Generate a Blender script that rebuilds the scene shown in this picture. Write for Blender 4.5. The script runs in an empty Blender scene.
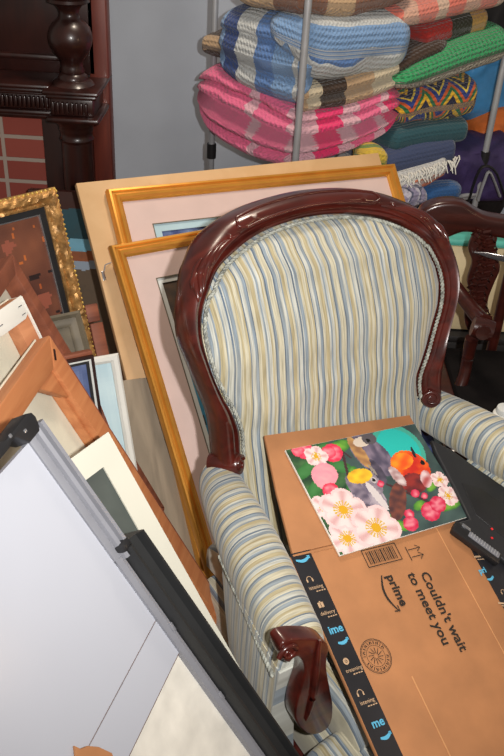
import bpy, bmesh, math, random
from mathutils import Vector as V, Matrix, noise
random.seed(7)
S = bpy.context.scene
COL = S.collection
PI = math.pi
# ------------------------------------------------------------------ camera
F, H = 850.0, 1.6
NX, NY = -79.0, 1294.0
th = math.atan2(F, math.hypot(NX, NY)); rho = math.atan2(-NX, NY)
FWD = V((0, math.cos(th), -math.sin(th))); R0 = V((1, 0, 0)); U0 = R0.cross(FWD)
RT = (math.cos(rho)*R0 + math.sin(rho)*U0).normalized()
UP = (-math.sin(rho)*R0 + math.cos(rho)*U0).normalized()
CAM = V((0, 0, H))
cd = bpy.data.cameras.new('camera'); cam = bpy.data.objects.new('camera', cd); COL.objects.link(cam)
cd.sensor_fit = 'VERTICAL'; cd.sensor_height = 36; cd.sensor_width = 24; cd.lens = F*36/756
cd.clip_start = 0.02
cam.matrix_world = Matrix(((RT.x, UP.x, -FWD.x, CAM.x), (RT.y, UP.y, -FWD.y, CAM.y), (RT.z, UP.z, -FWD.z, CAM.z), (0, 0, 0, 1)))
S.camera = cam
# survey helpers: sight lines into the room
def ray(p): return ((p[0]-252)*RT-(p[1]-378)*UP+F*FWD).normalized()
def at(p, d): return CAM+ray(p)*d
def onz(p, z): r = ray(p); return CAM+r*((z-H)/r.z)
def ony(p, y): r = ray(p); return CAM+r*(y/r.y)
def onplane(p, Q, n): r = ray(p); return CAM+r*((Q-CAM).dot(n)/r.dot(n))
def rect(c, p1, p2, dist):
    """corner + sight points along a level edge and along the leaning edge -> C, e1, e2, n"""
    C = at(c, dist); n1 = ray(c).cross(ray(p1)); n2 = ray(c).cross(ray(p2))
    e1 = n1.cross(V((0, 0, 1))).normalized()
    if e1.dot(onplane(p1, C, -ray(c))-C) < 0: e1 = -e1
    e2 = n2.cross(e1).normalized()
    if e2.z > 0: e2 = -e2
    n = e1.cross(e2).normalized()
    if n.dot(ray(c)) > 0: n = -n
    return C, e1, e2, n
# ------------------------------------------------------------------ colours / materials
def lin(c): return tuple(((x/255)/12.92 if x/255 <= .04045 else ((x/255+.055)/1.055)**2.4) for x in c[:3])+(1,)
class NT:
    def __init__(s, name):
        s.m = bpy.data.materials.new(name); s.m.use_nodes = True; s.t = s.m.node_tree
        s.b = s.t.nodes['Principled BSDF']
    def n(s, typ, **kw):
        x = s.t.nodes.new(typ)
        for k, v in kw.items():
            if k.startswith('i_'): x.inputs[k[2:].replace('_', ' ')].default_value = v
            else: setattr(x, k, v)
        return x
    def l(s, a, ao, b, bi): s.t.links.new(a.outputs[ao], b.inputs[bi])
    def math(s, op, a, b=None):
        x = s.t.nodes.new('ShaderNodeMath'); x.operation = op
        for i, q in enumerate((a, b)):
            if q is None: continue
            if isinstance(q, (int, float)): x.inputs[i].default_value = q
            else: s.t.links.new(q, x.inputs[i])
        return x.outputs[0]
    def ramp(s, stops, interp='LINEAR'):
        r = s.t.nodes.new('ShaderNodeValToRGB'); r.color_ramp.interpolation = interp
        e = r.color_ramp.elements
        while len(e) > 1: e.remove(e[-1])
        e[0].position = stops[0][0]; e[0].color = lin(stops[0][1])
        for p, c in stops[1:]:
            q = e.new(p); q.color = lin(c)
        return r
    def bump(s, h, strength=.3, dist=.005):
        b = s.t.nodes.new('ShaderNodeBump'); b.inputs['Strength'].default_value = strength; b.inputs['Distance'].default_value = dist
        s.t.links.new(h, b.inputs['Height']); s.t.links.new(b.outputs[0], s.b.inputs['Normal'])
def plain(name, c, rough=.5, metal=0, var=.12, scale=14, bump=0, coat=0, spec=.5, bscale=None):
    N = NT(name); N.b.inputs['Roughness'].default_value = rough; N.b.inputs['Metallic'].default_value = metal
    N.b.inputs['Coat Weight'].default_value = coat; N.b.inputs['Coat Roughness'].default_value = .12
    N.b.inputs['Specular IOR Level'].default_value = spec
    tc = N.n('ShaderNodeTexCoord'); no = N.n('ShaderNodeTexNoise', i_Scale=scale, i_Detail=4)
    N.l(tc, 'Object', no, 'Vector')
    lo = [x*(1-var) for x in c]; hi = [min(255, x*(1+var)) for x in c]
    r = N.ramp([(.3, lo), (.7, hi)]); N.l(no, 'Fac', r, 'Fac'); N.l(r, 'Color', N.b, 'Base Color')
    if bump:
        n2 = N.n('ShaderNodeTexNoise', i_Scale=bscale or scale*6, i_Detail=5); N.l(tc, 'Object', n2, 'Vector'); N.bump(n2.outputs['Fac'], bump)
    return N.m
def wood(name, c1, c2, rough=.4, scale=(4, 60, 60), coat=0, knots=0, spec=.5):
    N = NT(name); N.b.inputs['Roughness'].default_value = rough; N.b.inputs['Coat Weight'].default_value = coat
    N.b.inputs['Coat Roughness'].default_value = .15; N.b.inputs['Specular IOR Level'].default_value = spec
    tc = N.n('ShaderNodeTexCoord'); mp = N.n('ShaderNodeMapping'); mp.inputs['Scale'].default_value = scale
    no = N.n('ShaderNodeTexNoise', i_Scale=1.0, i_Detail=6, i_Distortion=.6)
    N.l(tc, 'Object', mp, 'Vector'); N.l(mp, 'Vector', no, 'Vector')
    r = N.ramp([(.3, c1), (.7, c2)]); N.l(no, 'Fac', r, 'Fac')
    if knots:
        vo = N.n('ShaderNodeTexVoronoi', i_Scale=knots); N.l(tc, 'Object', vo, 'Vector')
        k = N.ramp([(.0, (50, 25, 12)), (.06, (90, 50, 25)), (.1, (255, 255, 255))]); N.l(vo, 'Distance', k, 'Fac')
        mx = N.n('ShaderNodeMix', data_type='RGBA', blend_type='MULTIPLY'); mx.inputs[0].default_value = .8
        N.t.links.new(r.outputs[0], mx.inputs[6]); N.t.links.new(k.outputs[0], mx.inputs[7]); N.t.links.new(mx.outputs[2], N.b.inputs['Base Color'])
    else: N.l(r, 'Color', N.b, 'Base Color')
    N.bump(no.outputs['Fac'], .08, .002)
    return N.m
def stripes(name, period, axis='x', seed=0):
    """woven stripe upholstery: fine multi colour stripes along one UV axis"""
    rnd = random.Random(seed)
    N = NT(name); N.b.inputs['Roughness'].default_value = .85; N.b.inputs['Sheen Weight'].default_value = .25
    uv = N.n('ShaderNodeUVMap'); sp = N.n('ShaderNodeSeparateXYZ'); N.l(uv, 'UV', sp, 'Vector')
    nz = N.n('ShaderNodeTexNoise', i_Scale=9.0, i_Detail=2); N.l(uv, 'UV', nz, 'Vector')
    co = N.math('ADD', sp.outputs['X' if axis == 'x' else 'Y'], N.math('MULTIPLY', nz.outputs['Fac'], .001))
    fr = N.math('FRACT', N.math('ADD', N.math('DIVIDE', co, period), 20.0))
    cr, bl, ta, wh, sl = (208, 202, 178), (146, 160, 172), (190, 177, 140), (204, 206, 198), (104, 121, 140)
    seq = [(cr, 5), (sl, 1.2), (bl, 2.5), (wh, 2.5), (bl, 1), (ta, 3), (cr, 2), (bl, 1.2), (wh, 3.2), (sl, 1.3), (wh, 1), (bl, 3), (cr, 2), (ta, 1.6), (cr, 3),
           (ta, 1.3), (sl, 1), (wh, 3), (bl, 2), (sl, .8), (cr, 2.5), (ta, 3.2), (wh, 1.5), (bl, 1.8), (wh, 2.5), (ta, 1.0), (cr, 2), (sl, 1.4), (bl, 1.4)]
    tot = sum(w for _, w in seq); st = []; p = 0
    for c, w in seq: st.append((p/tot, c)); p += w
    r = N.ramp(st, 'CONSTANT'); N.t.links.new(fr, r.inputs['Fac'])
    # thread streaks and wear
    mp = N.n('ShaderNodeMapping'); mp.inputs['Scale'].default_value = (420, 18, 1) if axis == 'x' else (18, 420, 1)
    N.l(uv, 'UV', mp, 'Vector'); n2 = N.n('ShaderNodeTexNoise', i_Scale=1.0, i_Detail=3); N.l(mp, 'Vector', n2, 'Vector')
    g = N.ramp([(.3, (190, 188, 184)), (.7, (255, 255, 255))]); N.l(n2, 'Fac', g, 'Fac')
    mx = N.n('ShaderNodeMix', data_type='RGBA', blend_type='MULTIPLY'); mx.inputs[0].default_value = 1
    N.t.links.new(r.outputs[0], mx.inputs[6]); N.t.links.new(g.outputs[0], mx.inputs[7])
    n3 = N.n('ShaderNodeTexNoise', i_Scale=5.0, i_Detail=3); N.l(uv, 'UV', n3, 'Vector')
    w = N.ramp([(.45, (0, 0, 0)), (.75, (130, 130, 130))]); N.l(n3, 'Fac', w, 'Fac')
    mx2 = N.n('ShaderNodeMix', data_type='RGBA', blend_type='MIX'); N.t.links.new(w.outputs[0], mx2.inputs[0])
    N.t.links.new(mx.outputs[2], mx2.inputs[6]); mx2.inputs[7].default_value = lin((196, 188, 160))
    N.t.links.new(mx2.outputs[2], N.b.inputs['Base Color'])
    N.bump(n2.outputs['Fac'], .25, .002)
    return N.m
def knit(name, stops, axis='x', per=1.0, rows=70., cols=70., strength=.55, zig=0, wob=.02):
    """crochet / knit wool: colour bands along one UV axis, stitch relief"""
    N = NT(name); N.b.inputs['Roughness'].default_value = .95; N.b.inputs['Sheen Weight'].default_value = .3
    uv = N.n('ShaderNodeUVMap'); sp = N.n('ShaderNodeSeparateXYZ'); N.l(uv, 'UV', sp, 'Vector')
    nz = N.n('ShaderNodeTexNoise', i_Scale=14.0, i_Detail=3); N.l(uv, 'UV', nz, 'Vector')
    a, b = ('X', 'Y') if axis == 'x' else ('Y', 'X')
    co = N.math('ADD', sp.outputs[a], N.math('MULTIPLY', N.math('SUBTRACT', nz.outputs['Fac'], .5), wob))
    if zig:
        co = N.math('ADD', co, N.math('MULTIPLY', N.math('PINGPONG', sp.outputs[b], zig), 1.4))
    fr = N.math('FRACT', N.math('ADD', N.math('DIVIDE', co, per), 10.0))
    r = N.ramp(stops, 'CONSTANT'); N.t.links.new(fr, r.inputs['Fac'])
    s1 = N.math('SINE', N.math('MULTIPLY', sp.outputs['X'], cols*2*PI)); s2 = N.math('SINE', N.math('MULTIPLY', sp.outputs['Y'], rows*2*PI))
    st = N.math('ADD', N.math('MULTIPLY', N.math('MULTIPLY', s1, s2), .5), N.math('MULTIPLY', s2, .6))
    n2 = N.n('ShaderNodeTexNoise', i_Scale=160.0, i_Detail=3); N.l(uv, 'UV', n2, 'Vector')
    h = N.math('ADD', st, N.math('MULTIPLY', n2.outputs['Fac'], 2.0))
    sh = N.ramp([(.0, (185, 185, 185)), (.4, (255, 255, 255))]); N.t.links.new(N.math('ADD', N.math('MULTIPLY', n2.outputs['Fac'], .6), .1), sh.inputs['Fac'])
    mx = N.n('ShaderNodeMix', data_type='RGBA', blend_type='MULTIPLY'); mx.inputs[0].default_value = .8
    N.t.links.new(r.outputs[0], mx.inputs[6]); N.t.links.new(sh.outputs[0], mx.inputs[7]); N.t.links.new(mx.outputs[2], N.b.inputs['Base Color'])
    N.bump(h, strength, .006)
    return N.m
def bands(*cw):
    tot = sum(w for _, w in cw); st = []; p = 0
    for c, w in cw: st.append((p/tot, c)); p += w
    return st
def artmat(name, rough=.5, coat=0):
    N = NT(name); a = N.n('ShaderNodeVertexColor', layer_name='art'); N.l(a, 'Color', N.b, 'Base Color')
    N.b.inputs['Roughness'].default_value = rough; N.b.inputs['Coat Weight'].default_value = coat; N.b.inputs['Coat Roughness'].default_value = .08
    return N.m
M = {}
M['mahog'] = wood('mahogany', (52, 16, 13), (88, 30, 22), .28, (6, 40, 40), coat=.5)
M['mahog2'] = wood('red_mahogany', (74, 22, 14), (112, 38, 24), .3, (6, 40, 40), coat=.4)
M['darkwood'] = wood('dark_oak', (31, 12, 10), (52, 21, 16), .36, (30, 30, 5), coat=.3)
M['redwood'] = wood('reddish_panel', (84, 33, 24), (108, 46, 32), .45, (40, 40, 5), coat=.15)
M['pine'] = wood('pine', (176, 110, 74), (204, 140, 98), .6, (5, 45, 45), knots=9)
M['pine2'] = wood('warm_pine', (178, 108, 66), (204, 136, 88), .5, (5, 50, 50))
M['pinedark'] = wood('stained_pine', (112, 60, 42), (150, 86, 60), .6, (5, 45, 45), knots=7)
M['ply'] = wood('plywood', (202, 162, 114), (216, 178, 132), .6, (10, 10, 3))
M['grayboard'] = wood('weathered_board', (128, 116, 100), (165, 150, 130), .8, (30, 5, 5))
M['graywood'] = wood('grey_wood', (84, 76, 62), (112, 102, 84), .6, (20, 20, 5))
M['gold'] = plain('satin_gold', (222, 156, 66), .3, .5, .04, 20)
M['goldbrown'] = plain('gold_brown', (176, 118, 58), .4, .4, .12, 20)
M['oldgold'] = plain('antique_gold', (176, 132, 78), .42, .45, .22, 60, .4, bscale=120)
M['bead'] = plain('gold_beads', (224, 190, 100), .3, .5, .1)
M['black'] = plain('black_liner', (28, 28, 30), .5)
M['pink'] = plain('pink_mat', (214, 189, 182), .85, 0, .02)
M['white'] = plain('white_mat', (214, 216, 212), .8, 0, .02)
M['lightblue'] = plain('pale_blue_mat', (176, 204, 214), .8, 0, .04)
M['canvas'] = plain('raw_canvas', (218, 212, 192), .9, 0, .07, 7, .15, bscale=300)
M['canvaswhite'] = plain('primed_canvas', (226, 224, 216), .85, 0, .04, 7)
M['matcream'] = plain('cream_board', (210, 208, 194), .85, 0, .03, 4)
M['matdark'] = plain('dark_grey_board', (76, 82, 78), .8, 0, .1, 12)
M['wb'] = plain('whiteboard_enamel', (180, 183, 193), .22, 0, .015, 3, spec=.35)
M['wbback'] = plain('fibreboard', (222, 218, 208), .85, 0, .07, 18)
M['alu'] = plain('aluminium', (128, 129, 136), .42, .12, .03)
M['trayblk'] = plain('grey_black_plastic', (34, 35, 36), .4)
M['blk'] = plain('black_plastic', (30, 30, 32), .42)
M['seam'] = plain('brown_seam', (104, 84, 78), .8)
M['kraft'] = plain('kraft_cardboard', (176, 121, 79), .8, 0, .06, 12)
M['kraftedge'] = plain('kraft_edge', (150, 98, 58), .9, 0, .1, 30)
M['ink'] = plain('black_ink', (42, 34, 28), .7, 0, .05)
M['tape'] = plain('black_tape', (38, 38, 42), .35)
M['tapeblue'] = plain('tape_blue_print', (92, 178, 214), .4, 0, .03)
M['tapetan'] = plain('tape_tan_print', (196, 164, 132), .4, 0, .03)
M['wall'] = plain('grey_blue_paint', (186, 194, 206), .9, 0, .05, 2.2, .05)
M['floor'] = wood('floor_boards', (92, 62, 42), (120, 82, 56), .5, (3, 30, 3))
M['steel'] = plain('rack_steel', (176, 178, 182), .35, .35, .05)
M['silver'] = plain('silver', (190, 192, 198), .2, .85, .05)
M['staple'] = plain('staple_steel', (120, 120, 125), .4, .8)
M['artcell'] = artmat('artwork', .55)
M['artgloss'] = artmat('glazed_artwork', .4, .3)
M['backU'] = stripes('striped_back', .135, 'x', 1)
M['armU'] = stripes('striped_arm', .14, 'x', 2)
# ------------------------------------------------------------------ mesh helpers
def link(o, parent=None):
    COL.objects.link(o)
    if parent: o.parent = parent
    return o
def mesh(name, vs, fs, mat, parent=None, uvs=None, smooth=True, cols=None, sharp=40, fixn=True):
    me = bpy.data.meshes.new(name); me.from_pydata([tuple(v) for v in vs], [], fs)
    if uvs:
        L = me.uv_layers.new(name='UVMap')
        for p in me.polygons:
            for li in p.loop_indices: L.data[li].uv = uvs[me.loops[li].vertex_index]
    if cols:
        ca = me.color_attributes.new('art', 'FLOAT_COLOR', 'CORNER')
        for p in me.polygons:
            for li in p.loop_indices: ca.data[li].color = cols[p.index]
    if fixn:
        bm = bmesh.new(); bm.from_mesh(me); bmesh.ops.recalc_face_normals(bm, faces=bm.faces); bm.to_mesh(me); bm.free()
    if smooth:
        for p in me.polygons: p.use_smooth = True
        me.set_sharp_from_angle(angle=math.radians(sharp))
    me.materials.append(mat)
    return link(bpy.data.objects.new(name, me), parent)
def loft(rings, closed=True, caps=True, ulen=None, vlen=None):
    """rings: equal-length point lists -> vs, fs, uvs (u along rings, v round them)"""
    n = len(rings[0]); vs = []; uv = []; fs = []; u = 0
    for i, r in enumerate(rings):
        if i:
            a = sum((V(p) for p in r), V())/n; b = sum((V(p) for p in rings[i-1]), V())/n; u += (a-b).length
        v = 0
        for j, p in enumerate(r):
            if j: v += (V(p)-V(r[j-1])).length
            vs.append(V(p)); uv.append((u if ulen is None else ulen[i], v))
    m = n if closed else n-1
    for i in range(len(rings)-1):
        for j in range(m):
            k = (j+1) % n; fs.append((i*n+j, i*n+k, (i+1)*n+k, (i+1)*n+j))
    if caps and closed: fs.append(tuple(range(n))); fs.append(tuple(range((len(rings)-1)*n, len(rings)*n)))
    return vs, fs, uv
def add(*parts):
    vs = []; fs = []; uv = []
    for p in parts:
        o = len(vs); vs += p[0]; fs += [tuple(i+o for i in f) for f in p[1]]; uv += (p[2] if len(p) > 2 and p[2] else [(0, 0)]*len(p[0]))
    return vs, fs, uv
def cat(pts, n):
    """Catmull-Rom resample through pts to n samples, even in parameter"""
    P = [V(p) for p in pts]; out = []; k = len(P)-1
    for i in range(n):
        t = i/(n-1)*k; a = min(int(t), k-1); f = t-a
        p0 = P[max(a-1, 0)]; p1 = P[a]; p2 = P[a+1]; p3 = P[min(a+2, k)]
        out.append(.5*((2*p1)+(p2-p0)*f+(2*p0-5*p1+4*p2-p3)*f*f+(3*p1-p0-3*p2+p3)*f**3))
    return out
def tube(path, rad, seg=10, ref=V((0, 0, 1)), flat=1.0):
    P = [V(p) for p in path]; R = rad if callable(rad) else (lambda t: rad); rings = []
    for i, p in enumerate(P):
        t = (P[min(i+1, len(P)-1)]-P[max(i-1, 0)]).normalized()
        a = t.cross(ref)
        if a.length < .05: a = t.cross(V((1, .3, 0)))
        a.normalize(); b = a.cross(t).normalized(); r = R(i/max(1, len(P)-1))
        rings.append([p+a*math.cos(q*2*PI/seg)*r+b*math.sin(q*2*PI/seg)*r*flat for q in range(seg)])
    return loft(rings)
def boxm(c, s, bev=0, rot=None, seg=2):
    bm = bmesh.new(); bmesh.ops.create_cube(bm, size=1)
    for v in bm.verts: v.co = V((v.co.x*s[0], v.co.y*s[1], v.co.z*s[2]))
    if bev: bmesh.ops.bevel(bm, geom=list(bm.edges), offset=min(bev, min(s)*.45), segments=seg, affect='EDGES', profile=.5)
    if rot: bmesh.ops.transform(bm, matrix=rot, verts=bm.verts)
    bmesh.ops.translate(bm, vec=V(c), verts=bm.verts)
    bm.verts.index_update(); r = ([v.co.copy() for v in bm.verts], [tuple(v.index for v in f.verts) for f in bm.faces], None); bm.free(); return r
def prism(poly, z0, z1, bev=0, seg=2, fn=None):
    """extrude a 2-D outline between z0 and z1 with rounded edges; fn maps (x,y,z) into place"""
    bm = bmesh.new(); vs = [bm.verts.new((p[0], p[1], z0)) for p in poly]; f = bm.faces.new(vs)
    r = bmesh.ops.extrude_face_region(bm, geom=[f]); bmesh.ops.translate(bm, vec=(0, 0, z1-z0), verts=[g for g in r['geom'] if isinstance(g, bmesh.types.BMVert)])
    bmesh.ops.recalc_face_normals(bm, faces=bm.faces)
    if bev:
        es = [e for e in bm.edges if abs(e.verts[0].co.z-e.verts[1].co.z) < 1e-7]
        bmesh.ops.bevel(bm, geom=es, offset=bev, segments=seg, affect='EDGES', profile=.5, clamp_overlap=True)
    bm.verts.index_update(); out = [(fn(*v.co) if fn else v.co.copy()) for v in bm.verts]
    fs = [tuple(v.index for v in f.verts) for f in bm.faces]; bm.free(); return out, fs, None
def lathe(prof, c, seg=28, ax=None):
    rings = [[V((c[0]+r*math.cos(2*PI*k/seg), c[1]+r*math.sin(2*PI*k/seg), z)) for k in range(seg)] for r, z in prof]
    return loft(rings)
def grid(w, h, nx, ny, col, name, parent, mat, z=0., x0=0., y0=0., cell_gap=0):
    """flat artwork made of small coloured cells; col(u,v) in sRGB, v up"""
    vs = []; fs = []; cs = []
    for j in range(ny+1):
        for i in range(nx+1): vs.append((x0+w*i/nx, y0+h*j/ny, z))
    for j in range(ny):
        for i in range(nx):
            a = j*(nx+1)+i; fs.append((a, a+1, a+nx+2, a+nx+1)); cs.append(lin(col((i+.5)/nx, (j+.5)/ny)))
    return mesh(name, vs, fs, mat, parent, cols=cs, smooth=False, fixn=False)
def label(o, lab, catg, group=None):
    o['label'] = lab; o['category'] = catg
    if group: o['group'] = group
    return o
def empty(name, lab, catg, mat4=None, group=None, loc=None):
    o = bpy.data.objects.new(name, None); o.empty_display_size = .1; COL.objects.link(o)
    if mat4 is not None: o.matrix_world = mat4
    if loc is not None: o.location = loc
    return label(o, lab, catg, group)
def structure(o): o['kind'] = 'structure'; return o
def basis(o, x, y, z): return Matrix(((x.x, y.x, z.x, o.x), (x.y, y.y, z.y, o.y), (x.z, y.z, z.z, o.z), (0, 0, 0, 1)))
def nz(u, v, s=1., o=0.): return noise.noise(V((u*s, v*s, o)))
def fbm(u, v, s=1., o=0.): return nz(u, v, s, o)+.5*nz(u, v, 2*s, o+3)+.25*nz(u, v, 4*s, o+7)
def mix(a, b, t): t = max(0, min(1, t)); return tuple(x*(1-t)+y*t for x, y in zip(a, b))
def rframe(w, h, prof, name, mat, parent, x0=0, y0=0, sub=1, rough=0., closed=True):
    """mitred moulding round a w x h rectangle, lower-left at (x0,y0). prof: [(inset, height)] closed section"""
    loops = []
    for ins, hh in prof:
        c = [(x0+ins, y0+ins), (x0+w-ins, y0+ins), (x0+w-ins, y0+h-ins), (x0+ins, y0+h-ins)]
        pts = []
        for k in range(4):
            a = c[k]; b = c[(k+1) % 4]
            for q in range(sub):
                t = q/sub; x = a[0]+(b[0]-a[0])*t; y = a[1]+(b[1]-a[1])*t; d = 0
                if rough and hh > .006: d = rough*(noise.noise(V((x*70, y*70, ins*120)))+.6*noise.noise(V((x*150, y*150, ins*200))))
                pts.append((x, y, hh+d))
        loops.append(pts)
    if closed: loops.append(loops[0])
    vs, fs, uv = loft(loops, True, False)
    return mesh(name, vs, fs, mat, parent, sharp=30)
def sheet(x0, y0, x1, y1, z, t, name, mat, parent): return mesh(name, *boxm(((x0+x1)/2, (y0+y1)/2, z-t/2), (x1-x0, y1-y0, t))[:2], mat, parent, smooth=False)
def ringsheet(o, i, z, t, name, mat, parent):
    """flat board with a rectangular window: o, i = (x0,y0,x1,y1)"""
    prof = []
    def loop(r, zz): return [(r[0], r[1], zz), (r[2], r[1], zz), (r[2], r[3], zz), (r[0], r[3], zz)]
    vs, fs, uv = loft([loop(o, z-t), loop(o, z), loop(i, z), loop(i, z-t), loop(o, z-t)], True, False)
    return mesh(name, vs, fs, mat, parent, smooth=False)
def lean(name, lab, catg, C, e1, e2, n, w, h, left=True):
    """root at the base centre of a leaning flat thing; C = its top-left (or top-right) corner. local x right, y up, z to viewer"""
    xd = e1 if left else -e1
    base = C+e2*h+xd*(w/2 if left else -w/2)
    return empty(name, lab, catg, basis(base, xd, -e2, n))
def toloc(root, p, z=0.):
    """sight a point of a leaning thing's face"""
    mw = root.matrix_world if root.matrix_world != Matrix() else root.matrix_basis
    n = V((mw[0][2], mw[1][2], mw[2][2])); o = mw.translation+n*z
    return mw.inverted() @ onplane(p, o, n)
# ------------------------------------------------------------------ room shell
structure(mesh('floor', *boxm((0, 1.2, -.02), (5.2, 5.0, .04))[:2], M['floor'], smooth=False))
structure(mesh('wall_back', *boxm((0, 3.46, 1.25), (5.2, .12, 2.5))[:2], M['wall'], smooth=False))
# ------------------------------------------------------------------ carved mantelpiece (far left)
YM = 2.36
def mx(px, py, y=YM): return ony((px, py), y)
mp = empty('mantelpiece', 'dark carved wooden mantelpiece with turned column in the left background', 'mantelpiece', loc=(mx(68, 100).x, YM+.22, 0))
MO = V(mp.location)
def mpart(name, parts, m, sharp=40): 
    vs, fs, uv = add(*parts); return mesh(name, [V(v)-MO for v in vs], fs, M[m], mp, sharp=sharp)
cx, cy = mx(67, 60).x, YM+.06
k = (mx(90, 60)-mx(66, 60)).length/24          # metres per photo step at the column
def zz(py): return mx(67, py, cy).z
prof = [(24, -12), (25, -6), (20, -2), (21, 1), (14, 4), (11, 8), (9.5, 12), (10, 16), (12, 18.5), (16, 22), (19.5, 27), (21.5, 33), (22, 38), (21, 44), (18, 51), (14.5, 56), (11.5, 60), (11, 66), (12.5, 70), (11.5, 72), (15, 75), (15, 78), (19, 80), (22, 83.5)]
mpart('turned_column', [lathe([(r*k, zz(p)) for r, p in prof], (cx, cy))], 'darkwood', 50)
sh = lambda x0, p0, x1, p1, y0, y1: boxm(((x0+x1)/2, (y0+y1)/2, (zz(p0)+zz(p1))/2), (abs(x1-x0), abs(y1-y0), abs(zz(p0)-zz(p1))), .006)
xl = mx(-60, 90).x
bx0, bx1 = cx-24*k, cx+30*k
blk = [sh(bx0-.004, 83, bx1+.004, 87.5, YM-.03, YM+.2), sh(bx0+.004, 87.5, bx1-.004, 92, YM-.02, YM+.2), sh(bx0+.012, 92, bx1-.015, 109, YM-.008, YM+.2),
       sh(bx0+.002, 109, bx1+.002, 114.5, YM-.03, YM+.2)]
mpart('column_block', blk, 'darkwood')
mpart('capital', [lathe([(25*k, zz(114)), (24*k, zz(117)), (20*k, zz(122)), (18*k, zz(125)), (18.5*k, zz(127)), (17*k, zz(130)), (17*k, zz(135)), (18.5*k, zz(137)), (16.5*k, zz(140))], (cx, cy))], 'darkwood', 50)
mpart('lower_column', [lathe([(16.5*k, zz(139)), (16.8*k, zz(200)), (16.8*k, .12), (20*k, .1), (20*k, .0)], (cx, cy))], 'darkwood')
mpart('mantel_shelf', [sh(xl, 81, bx0+.01, 86, YM+.0, YM+.22), sh(xl, 86, bx0+.01, 91, YM+.015, YM+.22), sh(xl, 91, bx0+.01, 94, YM+.03, YM+.22)], 'darkwood')
fr = [sh(xl, 94, bx0+.012, 110, YM+.045, YM+.2), sh(xl, 110, bx0+.012, 115, YM+.035, YM+.2), sh(xl, 115, bx0+.012, 121, YM+.06, YM+.2)]
mpart('frieze', fr, 'darkwood')
den = []
x = bx0-.004
while x > xl:
    den.append(sh(x-2.6*k, 96, x, 107.5, YM+.03, YM+.06)); x -= 4.6*k
mpart('dentil_row', den, 'darkwood'); den = []
x = bx0+.018
while x < bx1-.03:
    den.append(sh(x, 95, x+2.6*k, 107, YM-.02, YM+.0)); x += 4.8*k
mpart('dentil_row', den, 'darkwood')
mpart('overmantel_panel', [sh(xl, -60, cx+.05, 82, YM+.14, YM+.2), sh(xl, 62, cx-.03, 68, YM+.125, YM+.15), sh(xl, -2, cx-.03, 3, YM+.125, YM+.15)], 'darkwood')
xr = mx(109, 90, YM+.14).x
mpart('side_panel', [boxm(((cx+.03+xr)/2, YM+.17, .85), (xr-cx-.03, .06, 1.7), .004)], 'redwood')
xi = mx(44, 150, YM+.1).x
mpart('inner_jamb', [boxm(((xi+cx+.03)/2, YM+.15, zz(118)/2), (cx+.03-xi, .1, zz(118)), .004)], 'darkwood')
# brick face inside the mantel
N = NT('fireplace_brick'); tc = N.n('ShaderNodeTexCoord'); br = N.n('ShaderNodeTexBrick')
br.inputs['Color1'].default_value = lin((152, 74, 62)); br.inputs['Color2'].default_value = lin((138, 64, 54)); br.inputs['Mortar'].default_value = lin((168, 152, 140))
br.inputs['Scale'].default_value = 1; br.inputs['Brick Width'].default_value = .215; br.inputs['Row Height'].default_value = 25.5*k; br.inputs['Mortar Size'].default_value = .0065; br.inputs['Mortar Smooth'].default_value = .2
br.offset = 0
mpn = N.n('ShaderNodeMapping'); mpn.inputs['Rotation'].default_value = (PI/2, 0, 0); mpn.inputs['Location'].default_value = (.215, .004, 0)
N.l(tc, 'Object', mpn, 'Vector'); N.l(mpn, 'Vector', br, 'Vector'); N.l(br, 'Color', N.b, 'Base Color'); N.b.inputs['Roughness'].default_value = .9
N.bump(N.math('MULTIPLY', br.outputs['Fac'], -1.0), .5, .01)
zt = zz(121)
bk = mesh('fireplace_brickwork', *boxm((0, .04, 0), (abs(xi-xl)+.02, .08, zt))[:2], N.m, smooth=False)
bk.location = ((xi+xl)/2-.006, YM+.13, zt/2)
label(bk, 'red brick fireplace face with pale mortar inside the dark mantelpiece', 'brickwork')
# ------------------------------------------------------------------ metal rack
pf = ony((302, 80), 2.5); az = math.radians(27)
lr = V((math.cos(az), math.sin(az), 0)); bd = V((-math.sin(az), math.cos(az), 0))
pl = ony((213, 90), 2.86)
r = ray((490, 130)); 
t = V((lr.y, -lr.x, 0)); pr = CAM+r*((pf-CAM).dot(t)/r.dot(t))
rk = empty('metal_rack', 'grey tubular metal rack holding folded crochet blankets', 'rack', loc=((pf.x+pr.x)/2, (pf.y+pr.y)/2+.15, 0))
RO = V(rk.location); 
def pole(p, name='pole'):
    mesh(name, *tube([V((p.x, p.y, 0))-RO, V((p.x, p.y, 1.0))-RO, V((p.x, p.y, 1.9))-RO], .0105, 14)[:2], M['steel'], rk)
pole(pf); pole(pl); pole(pr); pb = pr+(pl-pf); pole(pb)
for p in (pl, pr):
    zc = ony((210, 152), p.y).z if p is pl else ony((483, 160), p.y).z
    mesh('pole_connector', *tube([V((p.x, p.y, zc-.02))-RO, V((p.x, p.y, zc+.03))-RO], .016, 14)[:2], M['blk'], rk)
for zs in (.56, 1.9):
    for a, b in ((pf, pr), (pl, pb), (pf, pl), (pr, pb)):
        mesh('shelf_rail', *tube([V((a.x, a.y, zs))-RO, V((b.x, b.y, zs))-RO], .008, 10)[:2], M['steel'], rk)
q = [pf, pr, pb, pl]
mesh('shelf', *prism([(p.x-RO.x, p.y-RO.y) for p in q], .545, .56)[:2], M['steel'], rk, smooth=False)
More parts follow.
